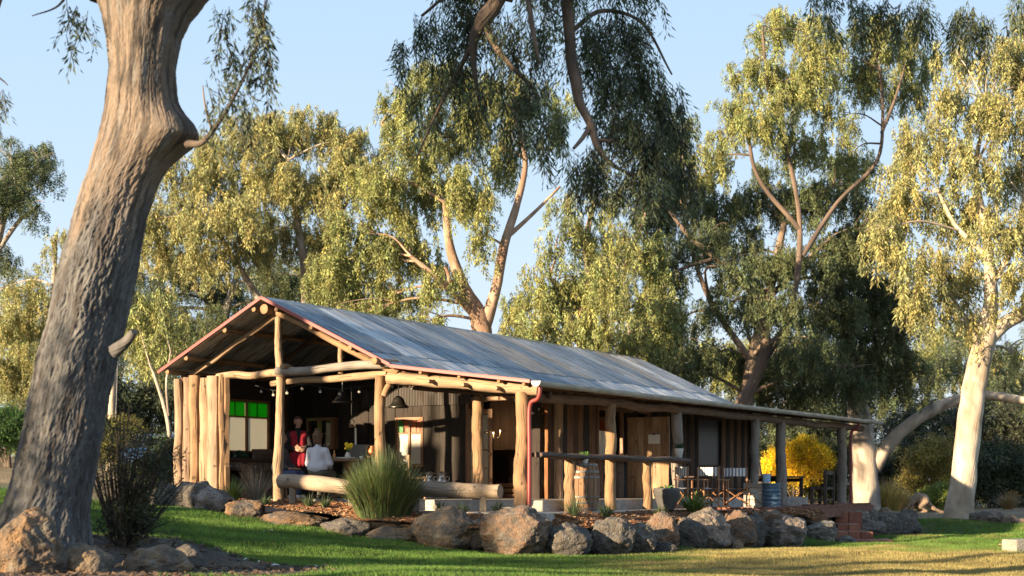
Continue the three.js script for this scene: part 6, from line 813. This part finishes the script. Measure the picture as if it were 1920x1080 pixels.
  limb([[1075, -260, 19, 16], [1060, -60, 19, 12], [1066, 40, 19, 11], [1070, 100, 19, 11], [1080, 150, 18.9, 12], [1088, 195, 18.9, 9], [1108, 235, 18.9, 8], [1120, 275, 18.9, 6], [1150, 310, 19, 4], [1190, 330, 19.1, 2]]); limb([[1105, 240, 18.9, 5], [1090, 262, 18.8, 4], [1076, 278, 18.7, 3]]); limb([[1118, 262, 18.9, 4], [1160, 266, 19, 3], [1200, 262, 19.1, 2]]); limb([[1070, 60, 19, 5], [1130, 20, 19.4, 4], [1200, 40, 19.6, 3], [1260, 140, 19.7, 1.8]]); limb([[960, 0, 19, 5], [860, -20, 19.3, 4], [790, 30, 19.5, 2.5]]); limb([[985, -40, 18.9, 6], [1000, 60, 18.6, 4.5], [1012, 120, 18.6, 3]]);
  limb([[350, 270, 15.8, 8], [378, 268, 15.7, 5.5], [398, 245, 15.7, 5], [420, 215, 15.7, 4], [450, 160, 15.7, 3], [480, 90, 15.8, 2.4], [500, 0, 15.9, 1.8]], { seg: 7, bark: [0.1, 0.075, 0.06] }); limb([[398, 245, 15.7, 3], [385, 200, 15.6, 2], [380, 160, 15.6, 1.2]], { seg: 5 }); limb([[215, 660, 15.6, 14], [238, 640, 15.5, 10], [252, 622, 15.4, 7]], { seg: 8, bark: [0.12, 0.11, 0.105], patch: [0.06, 0.055, 0.05] });
  limb([[200, -140, 16, 10], [150, -60, 15.9, 5], [110, 10, 15.8, 2], [60, 30, 15.8, 1]], { seg: 6 }); limb([[110, -380, 16.2, 10], [30, -100, 16, 5], [-20, 120, 15.9, 2.5], [15, 160, 15.9, 1]], { seg: 6 });
  const r = rngOf(404), sp = [], cl = (list, o) => { for (const [u, v, z, hw, hh, n] of list) fillClump(sp, P(u, v, z).sub(base), hw * z / FOCAL, hh * z / FOCAL, Math.max(0.25, hw * z / FOCAL * 0.9), Math.round(n * (v > -55 && z > 18 ? (u < 1050 ? 0.5 : 0.72) : 1)), r, { strand: 2, len: 0.3, hang: 1, size: 0.85, ...o }); };
  cl([[800, 50, 19.4, 50, 40, 80], [760, 90, 19.5, 30, 30, 26], [870, 30, 19.3, 60, 40, 90], [850, 110, 19.3, 50, 40, 60], [950, 40, 19, 55, 50, 80], [930, 130, 18.9, 50, 45, 60], [1010, 50, 18.8, 45, 60, 80], [1000, 160, 18.7, 45, 50, 60], [1030, 240, 18.7, 45, 40, 60], [1110, 60, 19.3, 55, 60, 110], [1180, 50, 19.5, 50, 50, 100], [1140, 140, 19.3, 55, 45, 100], [1210, 140, 19.6, 50, 50, 110], [1255, 190, 19.7, 35, 45, 70], [1170, 220, 19.1, 60, 45, 130], [1230, 260, 19.4, 50, 50, 110], [1110, 300, 18.9, 55, 35, 90], [1190, 320, 19.1, 55, 30, 90], [960, 230, 19, 45, 40, 40], [880, 190, 19.1, 40, 45, 40], [810, 160, 19.4, 45, 40, 36], [1270, 300, 19.8, 35, 50, 60], [1040, -60, 19, 90, 60, 90], [1180, -50, 19.6, 90, 50, 90], [880, -60, 19.2, 90, 50, 90],
    [1640, 5, 21.4, 50, 28, 60], [1720, 12, 21.5, 50, 25, 60], [1800, 25, 21.6, 45, 30, 60], [1845, 45, 21.6, 25, 25, 26], [1905, 0, 21.6, 30, 16, 20], [1560, -20, 21, 60, 30, 40]], {});
  { const keep = sp.splice(0); cl([[440, 100, 15.7, 40, 50, 26], [490, 60, 15.8, 32, 60, 30], [400, 180, 15.6, 22, 40, 12], [450, 190, 15.7, 30, 30, 16], [500, 120, 15.8, 24, 30, 12], [420, 20, 15.8, 40, 26, 14], [480, 0, 15.9, 36, 26, 18], [135, 18, 15.8, 30, 14, 12], [160, 30, 15.8, 14, 12, 5], [8, 172, 15.9, 14, 24, 8]], { size: 0.8 }); crown(g, sp.splice(0), 'sprig', [0.10, 0.13, 0.075], 78, 0.5); sp.push(...keep); }
  // the rest of the crown, above the picture
  cl([[60, -500, 16.3, 200, 130, 500], [380, -560, 16.6, 220, 130, 500], [-160, -380, 16, 160, 110, 350], [650, -520, 17, 180, 110, 320], [1250, -340, 20, 150, 70, 220], [950, -460, 18.3, 160, 80, 240]], { size: 1.2 });
  crown(g, sp, 'near', [0.10, 0.13, 0.065], 77, 0.5);
}
// trees out of frame on the sun's side; they throw the shade on lawn, boulders and trunk
{
  const D = [-0.7705, -0.6375], N = [0.6375, -0.7705], at = (p, q) => [D[0] * p + N[0] * q, D[1] * p + N[1] * q];
  const shade = (label, p, q, h0, h1, rad, seed, dens = 1, n = 12) => { const [x, Z] = at(p, q), gy = groundY(x, Z), r = rngOf(seed), cl = []; for (let k = 0; k < n; k++) { const a = r() * TAU, d = rad * Math.sqrt(r()) * 0.8, y = gy + mixn(h0, h1, (k + 0.5) / n), rr = 0.9 + 0.5 * r(); cl.push([...toPx(x + Math.cos(a) * d, y, Z + Math.sin(a) * d, 0).slice(0, 3), rr * FOCAL / Z, rr * 0.8 * FOCAL / Z, 0.35 * dens]); }
    tree({ label, seed, spread: 0, tint: OLIVE, kind: 'bushy', size: 1.5, twigs: 2, bark: GREYB, group: 'gums standing out of frame on the left', stems: [[toPx(x, gy, Z, 0.2), toPx(x + 0.2, gy + h0, Z, 0.16), toPx(x, gy + h1 * 0.8, Z, 0.07)]], clumps: cl }); };
  shade('bushy gum outside the left edge of view, nearest the camera', 5, -16.5, 0.8, 5.0, 1.9, 302); shade('bushy gum outside the left edge of view, second from the camera', 4, -19.7, 0.7, 4.7, 1.3, 303, 0.8, 7); shade('bushy gum outside the left edge of view, third from the camera', 5.5, -22.5, 0.7, 5.2, 1.8, 304); shade('low bushy gum outside the left edge of view, farthest from the camera', 4.5, -26.5, 0.5, 3.9, 1.4, 305, 1, 9);
  [[6, -28.8, 0.5, 7.0, 'thick dead trunk outside the left edge of view, sunward of the slab wall end'], [5, -27.5, 0.48, 9.2, 'thinner dead trunk outside the left edge of view, sunward of the porch']].forEach(([p, q, rr, h, label], i) => { const [x, Z] = at(p, q), gy = groundY(x, Z), g = thing('dead_tree', label, 'tree', new V3(x, gy, -Z), 0, 'gums standing out of frame on the left'); part(g, 'trunk', barkColor(tube([new V3(0, -0.2, 0), new V3(0.04, h * 0.5, 0), new V3(0, h, 0)], [rr * 1.15, rr, rr * 0.92], { seg: 18, per: 12, lump: 0.08, seed: i + 2, rough: 1 }), GREYB, [0.2, 0.17, 0.14], 5), barkMat); part(g, 'branch', barkColor(tube([new V3(0, h - 0.5, 0), new V3(0.3, h + 0.4, 0.1), new V3(0.4, h + 1.2, 0)], [0.14, 0.1, 0.05], { seg: 8, per: 5 }), GREYB, [0.2, 0.17, 0.14], 6), barkMat); });
  shade('tall gum outside the left edge of view, above the nearest bushes', 7, -12, 9.2, 13, 3.0, 306, 1.2, 16);
  shade('tall gum outside the left edge of view, above the middle bush', 9, -17, 8.8, 13.5, 2.4, 307, 1, 14);
}
// ---------------------------------------------------------------- shrubs and garden plants
function strappy(n, h, spread, w, seed, arch = 0.7, base0 = 0.25) {   // long arching blades from one base
  const r = rngOf(seed), pos = [], col = [], idx = [], S = 5;
  for (let i = 0; i < n; i++) {
    const a = r() * TAU, o = pos.length / 3, b = Math.sqrt(r()), hh = h * (0.55 + 0.5 * r()) * (1.08 - 0.35 * b * b), out = spread * b * (0.75 + 0.4 * r()) * (1.2 - base0), x0 = Math.cos(a) * spread * base0 * b, z0 = Math.sin(a) * spread * base0 * b, ww = w * (0.7 + 0.6 * r()), k = 0.55 + 0.8 * r(), dry = r() < 0.07 ? 1 : 0, bend = arch * (0.4 + r()) * b, px = -Math.sin(a + (r() - 0.5) * 2), pz = Math.cos(a);
    for (let j = 0; j <= S; j++) { const f = j / S, wv = ww * (1 - f * f * 0.92), y = hh * (f - bend * f * f * f * 0.45), e = out * (f * 0.5 + 0.5 * f * f); for (const sd of [-1, 1]) { pos.push(x0 + Math.cos(a) * e + px * wv * sd, y, z0 + Math.sin(a) * e + pz * wv * sd); col.push(k * (1 + dry * 1.6), k * (1 + dry * 0.5), k * (1 + dry)); } }
    for (let j = 0; j < S; j++) { const q = o + j * 2; idx.push(q, q + 1, q + 2, q + 1, q + 3, q + 2); }
  }
  const g = new THREE.BufferGeometry(); g.setAttribute('position', new THREE.Float32BufferAttribute(pos, 3)); g.setAttribute('color', new THREE.Float32BufferAttribute(col, 3)); g.setIndex(idx); g.computeVertexNormals(); return g;
}
const bladeOf = (r, g, b) => phys(r, g, b, { vertexColors: true, roughness: 0.6, transmission: 0.35, thickness: 0, side: THREE.DoubleSide });
function plant(name, label, pos, geo, mat, cat = 'plant', group) { const t = thing(name, label, cat, pos, 0, group); const f = part(t, 'foliage', geo, mat); f.userData.kind = 'stuff'; return t; }
const bedAt = (u, Z) => { const x = (u - 960) * Z / FOCAL; let best = null, bd = 1e9; for (let i = 0; i <= 150; i++) for (let j = 0; j <= 20; j++) { const p = bedPoint(i / 150, j / 20), d = (p.x - x) ** 2 + (p.z + Z) ** 2; if (d < bd) { bd = d; best = p; } } return best; };
plant('tussock_plant', 'big dense dark green tussock in the bed between the log benches', bedAt(716, 29.75).add(new V3(0, -0.1, 0)), strappy(4200, 1.38, 0.78, 0.008, 1, 0.5, 0.62), bladeOf(0.07, 0.105, 0.025));
plant('grass_clump', 'small bright green grass clump beside the slab wall end', bedAt(440, 30.9).add(new V3(0, 0.04, 0)), strappy(220, 0.5, 0.34, 0.006, 2, 0.7), bladeOf(0.16, 0.21, 0.03));
plant('wispy_plant', 'wispy grey plant in front of the sideboard', bedAt(478, 31.6), strappy(260, 0.95, 0.5, 0.0028, 3, 0.5), bladeOf(0.22, 0.2, 0.14));
[[822, 29.9, 0.34, 'small dark leafy plant right of the big tussock'], [872, 29.6, 0.3, 'small dark leafy plant below the second log bench leg'], [938, 29.3, 0.3, 'small dark leafy plant left of the corner post'], [500, 30.8, 0.26, 'low green plant behind the ochre boulder'], [575, 31, 0.3, 'low green plant under the first log bench'], [612, 30.9, 0.3, 'low green plant right of the first bench leg'], [1130, 29.9, 0.4, 'strappy green plant in front of the barrel'], [1075, 29.3, 0.55, 'strappy green plant between corner post and barrel'], [1232, 31, 0.3, 'low strappy plant in front of the short post']].forEach(([u, Z, h, label], i) => plant('bed_plant', label, bedAt(u, Z), strappy(80, h, h * 0.75, 0.007, 20 + i, 0.5), bladeOf(0.06, 0.10, 0.03), 'plant', 'small plants in the mulch bed'));
plant('spiky_plant', 'bright green spiky plant right of the dark urn', bedAt(1300, 33.2), strappy(130, 0.55, 0.6, 0.014, 33, 0.9), bladeOf(0.13, 0.2, 0.03));
plant('golden_tussock', 'golden dry tussock between the two right trunks', onGround(1668, 61), strappy(1800, 1.5, 0.9, 0.009, 40, 0.6, 0.5), bladeOf(0.5, 0.4, 0.13));
plant('golden_tussock', 'small dry tussock near the right picture edge', onGround(1890, 60), strappy(500, 0.8, 0.65, 0.008, 41, 0.6), bladeOf(0.30, 0.23, 0.10));
function shrub(name, label, u, v, Z, blobs, tint, kind, o = {}) {
  const base = P(u, v, Z); base.y = groundY(base.x, Z); const g = thing(name, label, o.cat || 'shrub', base, 0, o.group), r = rngOf(o.seed || 5), sp = [], st = [];
  for (const [bu, bv, hw, hh, n, dz = 0] of blobs) { const c = P(bu, bv, Z + dz).sub(base); fillClump(sp, c, hw * Z / FOCAL, hh * Z / FOCAL, hw * Z / FOCAL * 0.9, n, r, { strand: 1, size: o.size || 1, hang: 0 }); for (let k = 0; k < (o.stems || 2); k++) { const a = r() * TAU, e = c.clone().add(new V3(Math.cos(a) * 0.3, (r() - 0.3) * 0.4, Math.sin(a) * 0.3)), m = new V3(e.x * (0.4 + 0.3 * r()), e.y * 0.5, e.z * 0.5); st.push(tube([new V3((r() - 0.5) * 0.15, -0.1, (r() - 0.5) * 0.15), m, e], [o.sr || 0.03, (o.sr || 0.03) * 0.6, 0.006], { seg: 5, per: 4, lump: 0.08, seed: k + bu, caps: false })); } }
  part(g, 'stems', barkColor(merge(st), o.bark || [0.12, 0.09, 0.07], [0.07, 0.05, 0.04], 3), barkMat); crown(g, sp, kind, tint, o.seed || 5, 0.5); const f = g.children.filter(c => c.name === 'crown'); f.forEach(c => { c.name = 'foliage'; }); return g;
}
shrub('twiggy_shrub', 'dark fine leaved twiggy shrub right beside the big gum trunk', 225, 1020, 17.6, [[240, 820, 52, 40, 16], [215, 880, 45, 45, 18], [275, 850, 36, 50, 16], [250, 920, 50, 40, 22], [220, 970, 45, 35, 20], [270, 970, 36, 35, 18], [200, 790, 25, 40, 6], [295, 900, 25, 40, 10]], [0.06, 0.07, 0.035], 'fine', { seed: 51, stems: 8, sr: 0.016, bark: [0.05, 0.04, 0.035], size: 1.1 });
shrub('wattle_bush', 'bright yellow flowering wattle behind the verandah posts', 1490, 935, 66, [[1510, 835, 30, 26, 260], [1470, 850, 32, 26, 260], [1530, 850, 18, 20, 130], [1450, 870, 18, 18, 110], [1490, 880, 40, 25, 130]], [0.92, 0.68, 0.015], 'fine', { seed: 52, size: 2.0 });
shrub('wattle_bush', 'dark green bush behind the wattle, seen between the verandah posts', 1545, 940, 68, [[1555, 860, 36, 40, 150], [1520, 900, 50, 30, 150], [1570, 910, 36, 30, 110], [1440, 900, 40, 36, 130], [1420, 850, 30, 40, 110]], [0.06, 0.085, 0.03], 'bushy', { seed: 53, size: 1.5 });
shrub('olive_shrub', 'olive gold shrub between the two right trunks', 1745, 950, 66, [[1740, 850, 45, 36, 170], [1770, 880, 40, 40, 170], [1720, 890, 30, 36, 110], [1760, 830, 30, 25, 80]], [0.34, 0.29, 0.07], 'fine', { seed: 54, size: 2.2 });
shrub('green_shrub', 'fresh green low shrub behind the kangaroo', 1765, 955, 63, [[1750, 925, 30, 22, 150], [1775, 920, 25, 25, 130]], [0.26, 0.33, 0.06], 'fine', { seed: 55, size: 1.75 });
shrub('green_shrub', 'dark bush right of the pale straight trunk', 1880, 950, 66, [[1880, 860, 60, 45, 260], [1910, 910, 50, 40, 200], [1850, 900, 45, 40, 200]], [0.06, 0.08, 0.035], 'bushy', { seed: 56, size: 1.5 });
shrub('green_shrub', 'dark bush behind the golden tussock', 1685, 945, 70, [[1690, 880, 50, 45, 200], [1650, 880, 36, 45, 140], [1720, 840, 50, 40, 150]], [0.045, 0.06, 0.028], 'bushy', { seed: 57, size: 1.5 });
shrub('green_shrub', 'dry brown scrub between verandah end and mottled trunk', 1560, 940, 72, [[1560, 920, 60, 22, 160], [1480, 920, 60, 24, 160], [1400, 900, 50, 50, 180]], [0.13, 0.095, 0.055], 'fine', { seed: 58, size: 1.6 });
shrub('clipped_bush', 'dense clipped green bush at the left edge beyond the big trunk', 15, 870, 44, [[10, 790, 40, 36, 520], [-30, 800, 45, 40, 420], [35, 800, 18, 30, 160]], [0.05, 0.14, 0.02], 'fine', { seed: 59, size: 1.6, sr: 0.07 });
shrub('olive_shrub', 'yellow green bush behind the dark twiggy shrub', 215, 890, 36, [[220, 800, 30, 30, 120], [200, 830, 20, 30, 80]], [0.16, 0.16, 0.03], 'fine', { seed: 60, size: 1.5 });
shrub('green_shrub', 'dark shrub beside the left wall of the house', 312, 905, 37.5, [[318, 850, 10, 50, 90], [300, 860, 22, 36, 100], [270, 870, 26, 18, 60]], [0.05, 0.085, 0.03], 'bushy', { seed: 61, size: 0.9 });
shrub('green_shrub', 'tall dark thicket far behind the slab wall', 270, 890, 68, [[240, 740, 70, 50, 170], [310, 740, 50, 60, 150], [260, 800, 80, 40, 180], [170, 780, 60, 50, 150]], [0.06, 0.085, 0.04], 'bushy', { seed: 62, size: 1.6, sr: 0.05 });
shrub('green_shrub', 'tall dark thicket far behind the last verandah posts', 1450, 930, 84, [[1400, 800, 70, 60, 220], [1500, 780, 70, 50, 200], [1600, 820, 60, 60, 200], [1330, 780, 60, 60, 180]], [0.055, 0.075, 0.04], 'bushy', { seed: 63, size: 1.6, sr: 0.05 });
shrub('green_shrub', 'tall dark thicket far behind the right trunks', 1760, 930, 82, [[1700, 800, 70, 60, 200], [1790, 790, 70, 60, 200], [1880, 790, 70, 60, 220], [1940, 830, 60, 60, 180]], [0.06, 0.075, 0.04], 'bushy', { seed: 64, size: 1.6, sr: 0.05 });
{ const b = onGround(206, 42), g = thing('dead_tree', 'pale dead trunk standing beyond the dark twiggy shrub', 'tree', b); const t1 = P(214, 655, 42).sub(b); part(g, 'trunk', barkColor(tube([new V3(0, -0.2, 0), new V3(0.03, 1.2, 0), t1], [0.12, 0.1, 0.07], { seg: 10, per: 6, lump: 0.07 }), [0.6, 0.5, 0.38], [0.4, 0.32, 0.24], 3), barkMat); part(g, 'branch', barkColor(tube([new V3(0.14, -0.1, 0.05), new V3(0.16, 1.5, 0), P(221, 640, 42).sub(b)], [0.03, 0.025, 0.02], { seg: 6, per: 4 }), [0.62, 0.56, 0.5], [0.5, 0.45, 0.4], 4), barkMat); }
// bleached dead gum whose bare branches show between the crowns
{ const Z = 60, b = onGround(1375, Z), g = thing('dead_gum', 'bleached bare branches of a dead gum above the right end of the roof', 'tree', b), r = rngOf(93), rel = (u, v) => P(u, v, Z).sub(b);
  part(g, 'trunk', barkColor(tube([new V3(0, -0.3, 0), rel(1385, 760), rel(1405, 690), rel(1412, 640)], [0.2, 0.17, 0.12, 0.07], { seg: 9, per: 6, lump: 0.07, seed: 4 }), [0.16, 0.12, 0.1], [0.1, 0.08, 0.07], 3), barkMat);
  for (const [a, m, e] of [[[1408, 670], [1425, 630], [1436, 590]], [[1406, 680], [1385, 640], [1350, 610]], [[1410, 650], [1400, 610], [1408, 575]], [[1412, 655], [1445, 640], [1470, 610]], [[1390, 740], [1430, 715], [1465, 690]]]) { const q = [rel(...a), rel(...m), rel(...e)], list = [tube(q, [0.07, 0.05, 0.015], { seg: 6, per: 6, lump: 0.06, seed: a[0] })]; for (let k = 0; k < 5; k++) { const s = q[1].clone().lerp(q[2], r()), t = s.clone().add(new V3((r() - 0.5) * 1.2, 0.2 + r() * 0.7, (r() - 0.5) * 1.0)); list.push(tube([s, s.clone().lerp(t, 0.5).add(new V3(0.08, 0.05, 0)), t], [0.022, 0.016, 0.005], { seg: 4, per: 4, seed: k, caps: false })); } part(g, 'branch', barkColor(merge(list), [0.5, 0.43, 0.35], [0.36, 0.3, 0.24], 7), barkMat); } }
renderer.render(scene, camera);
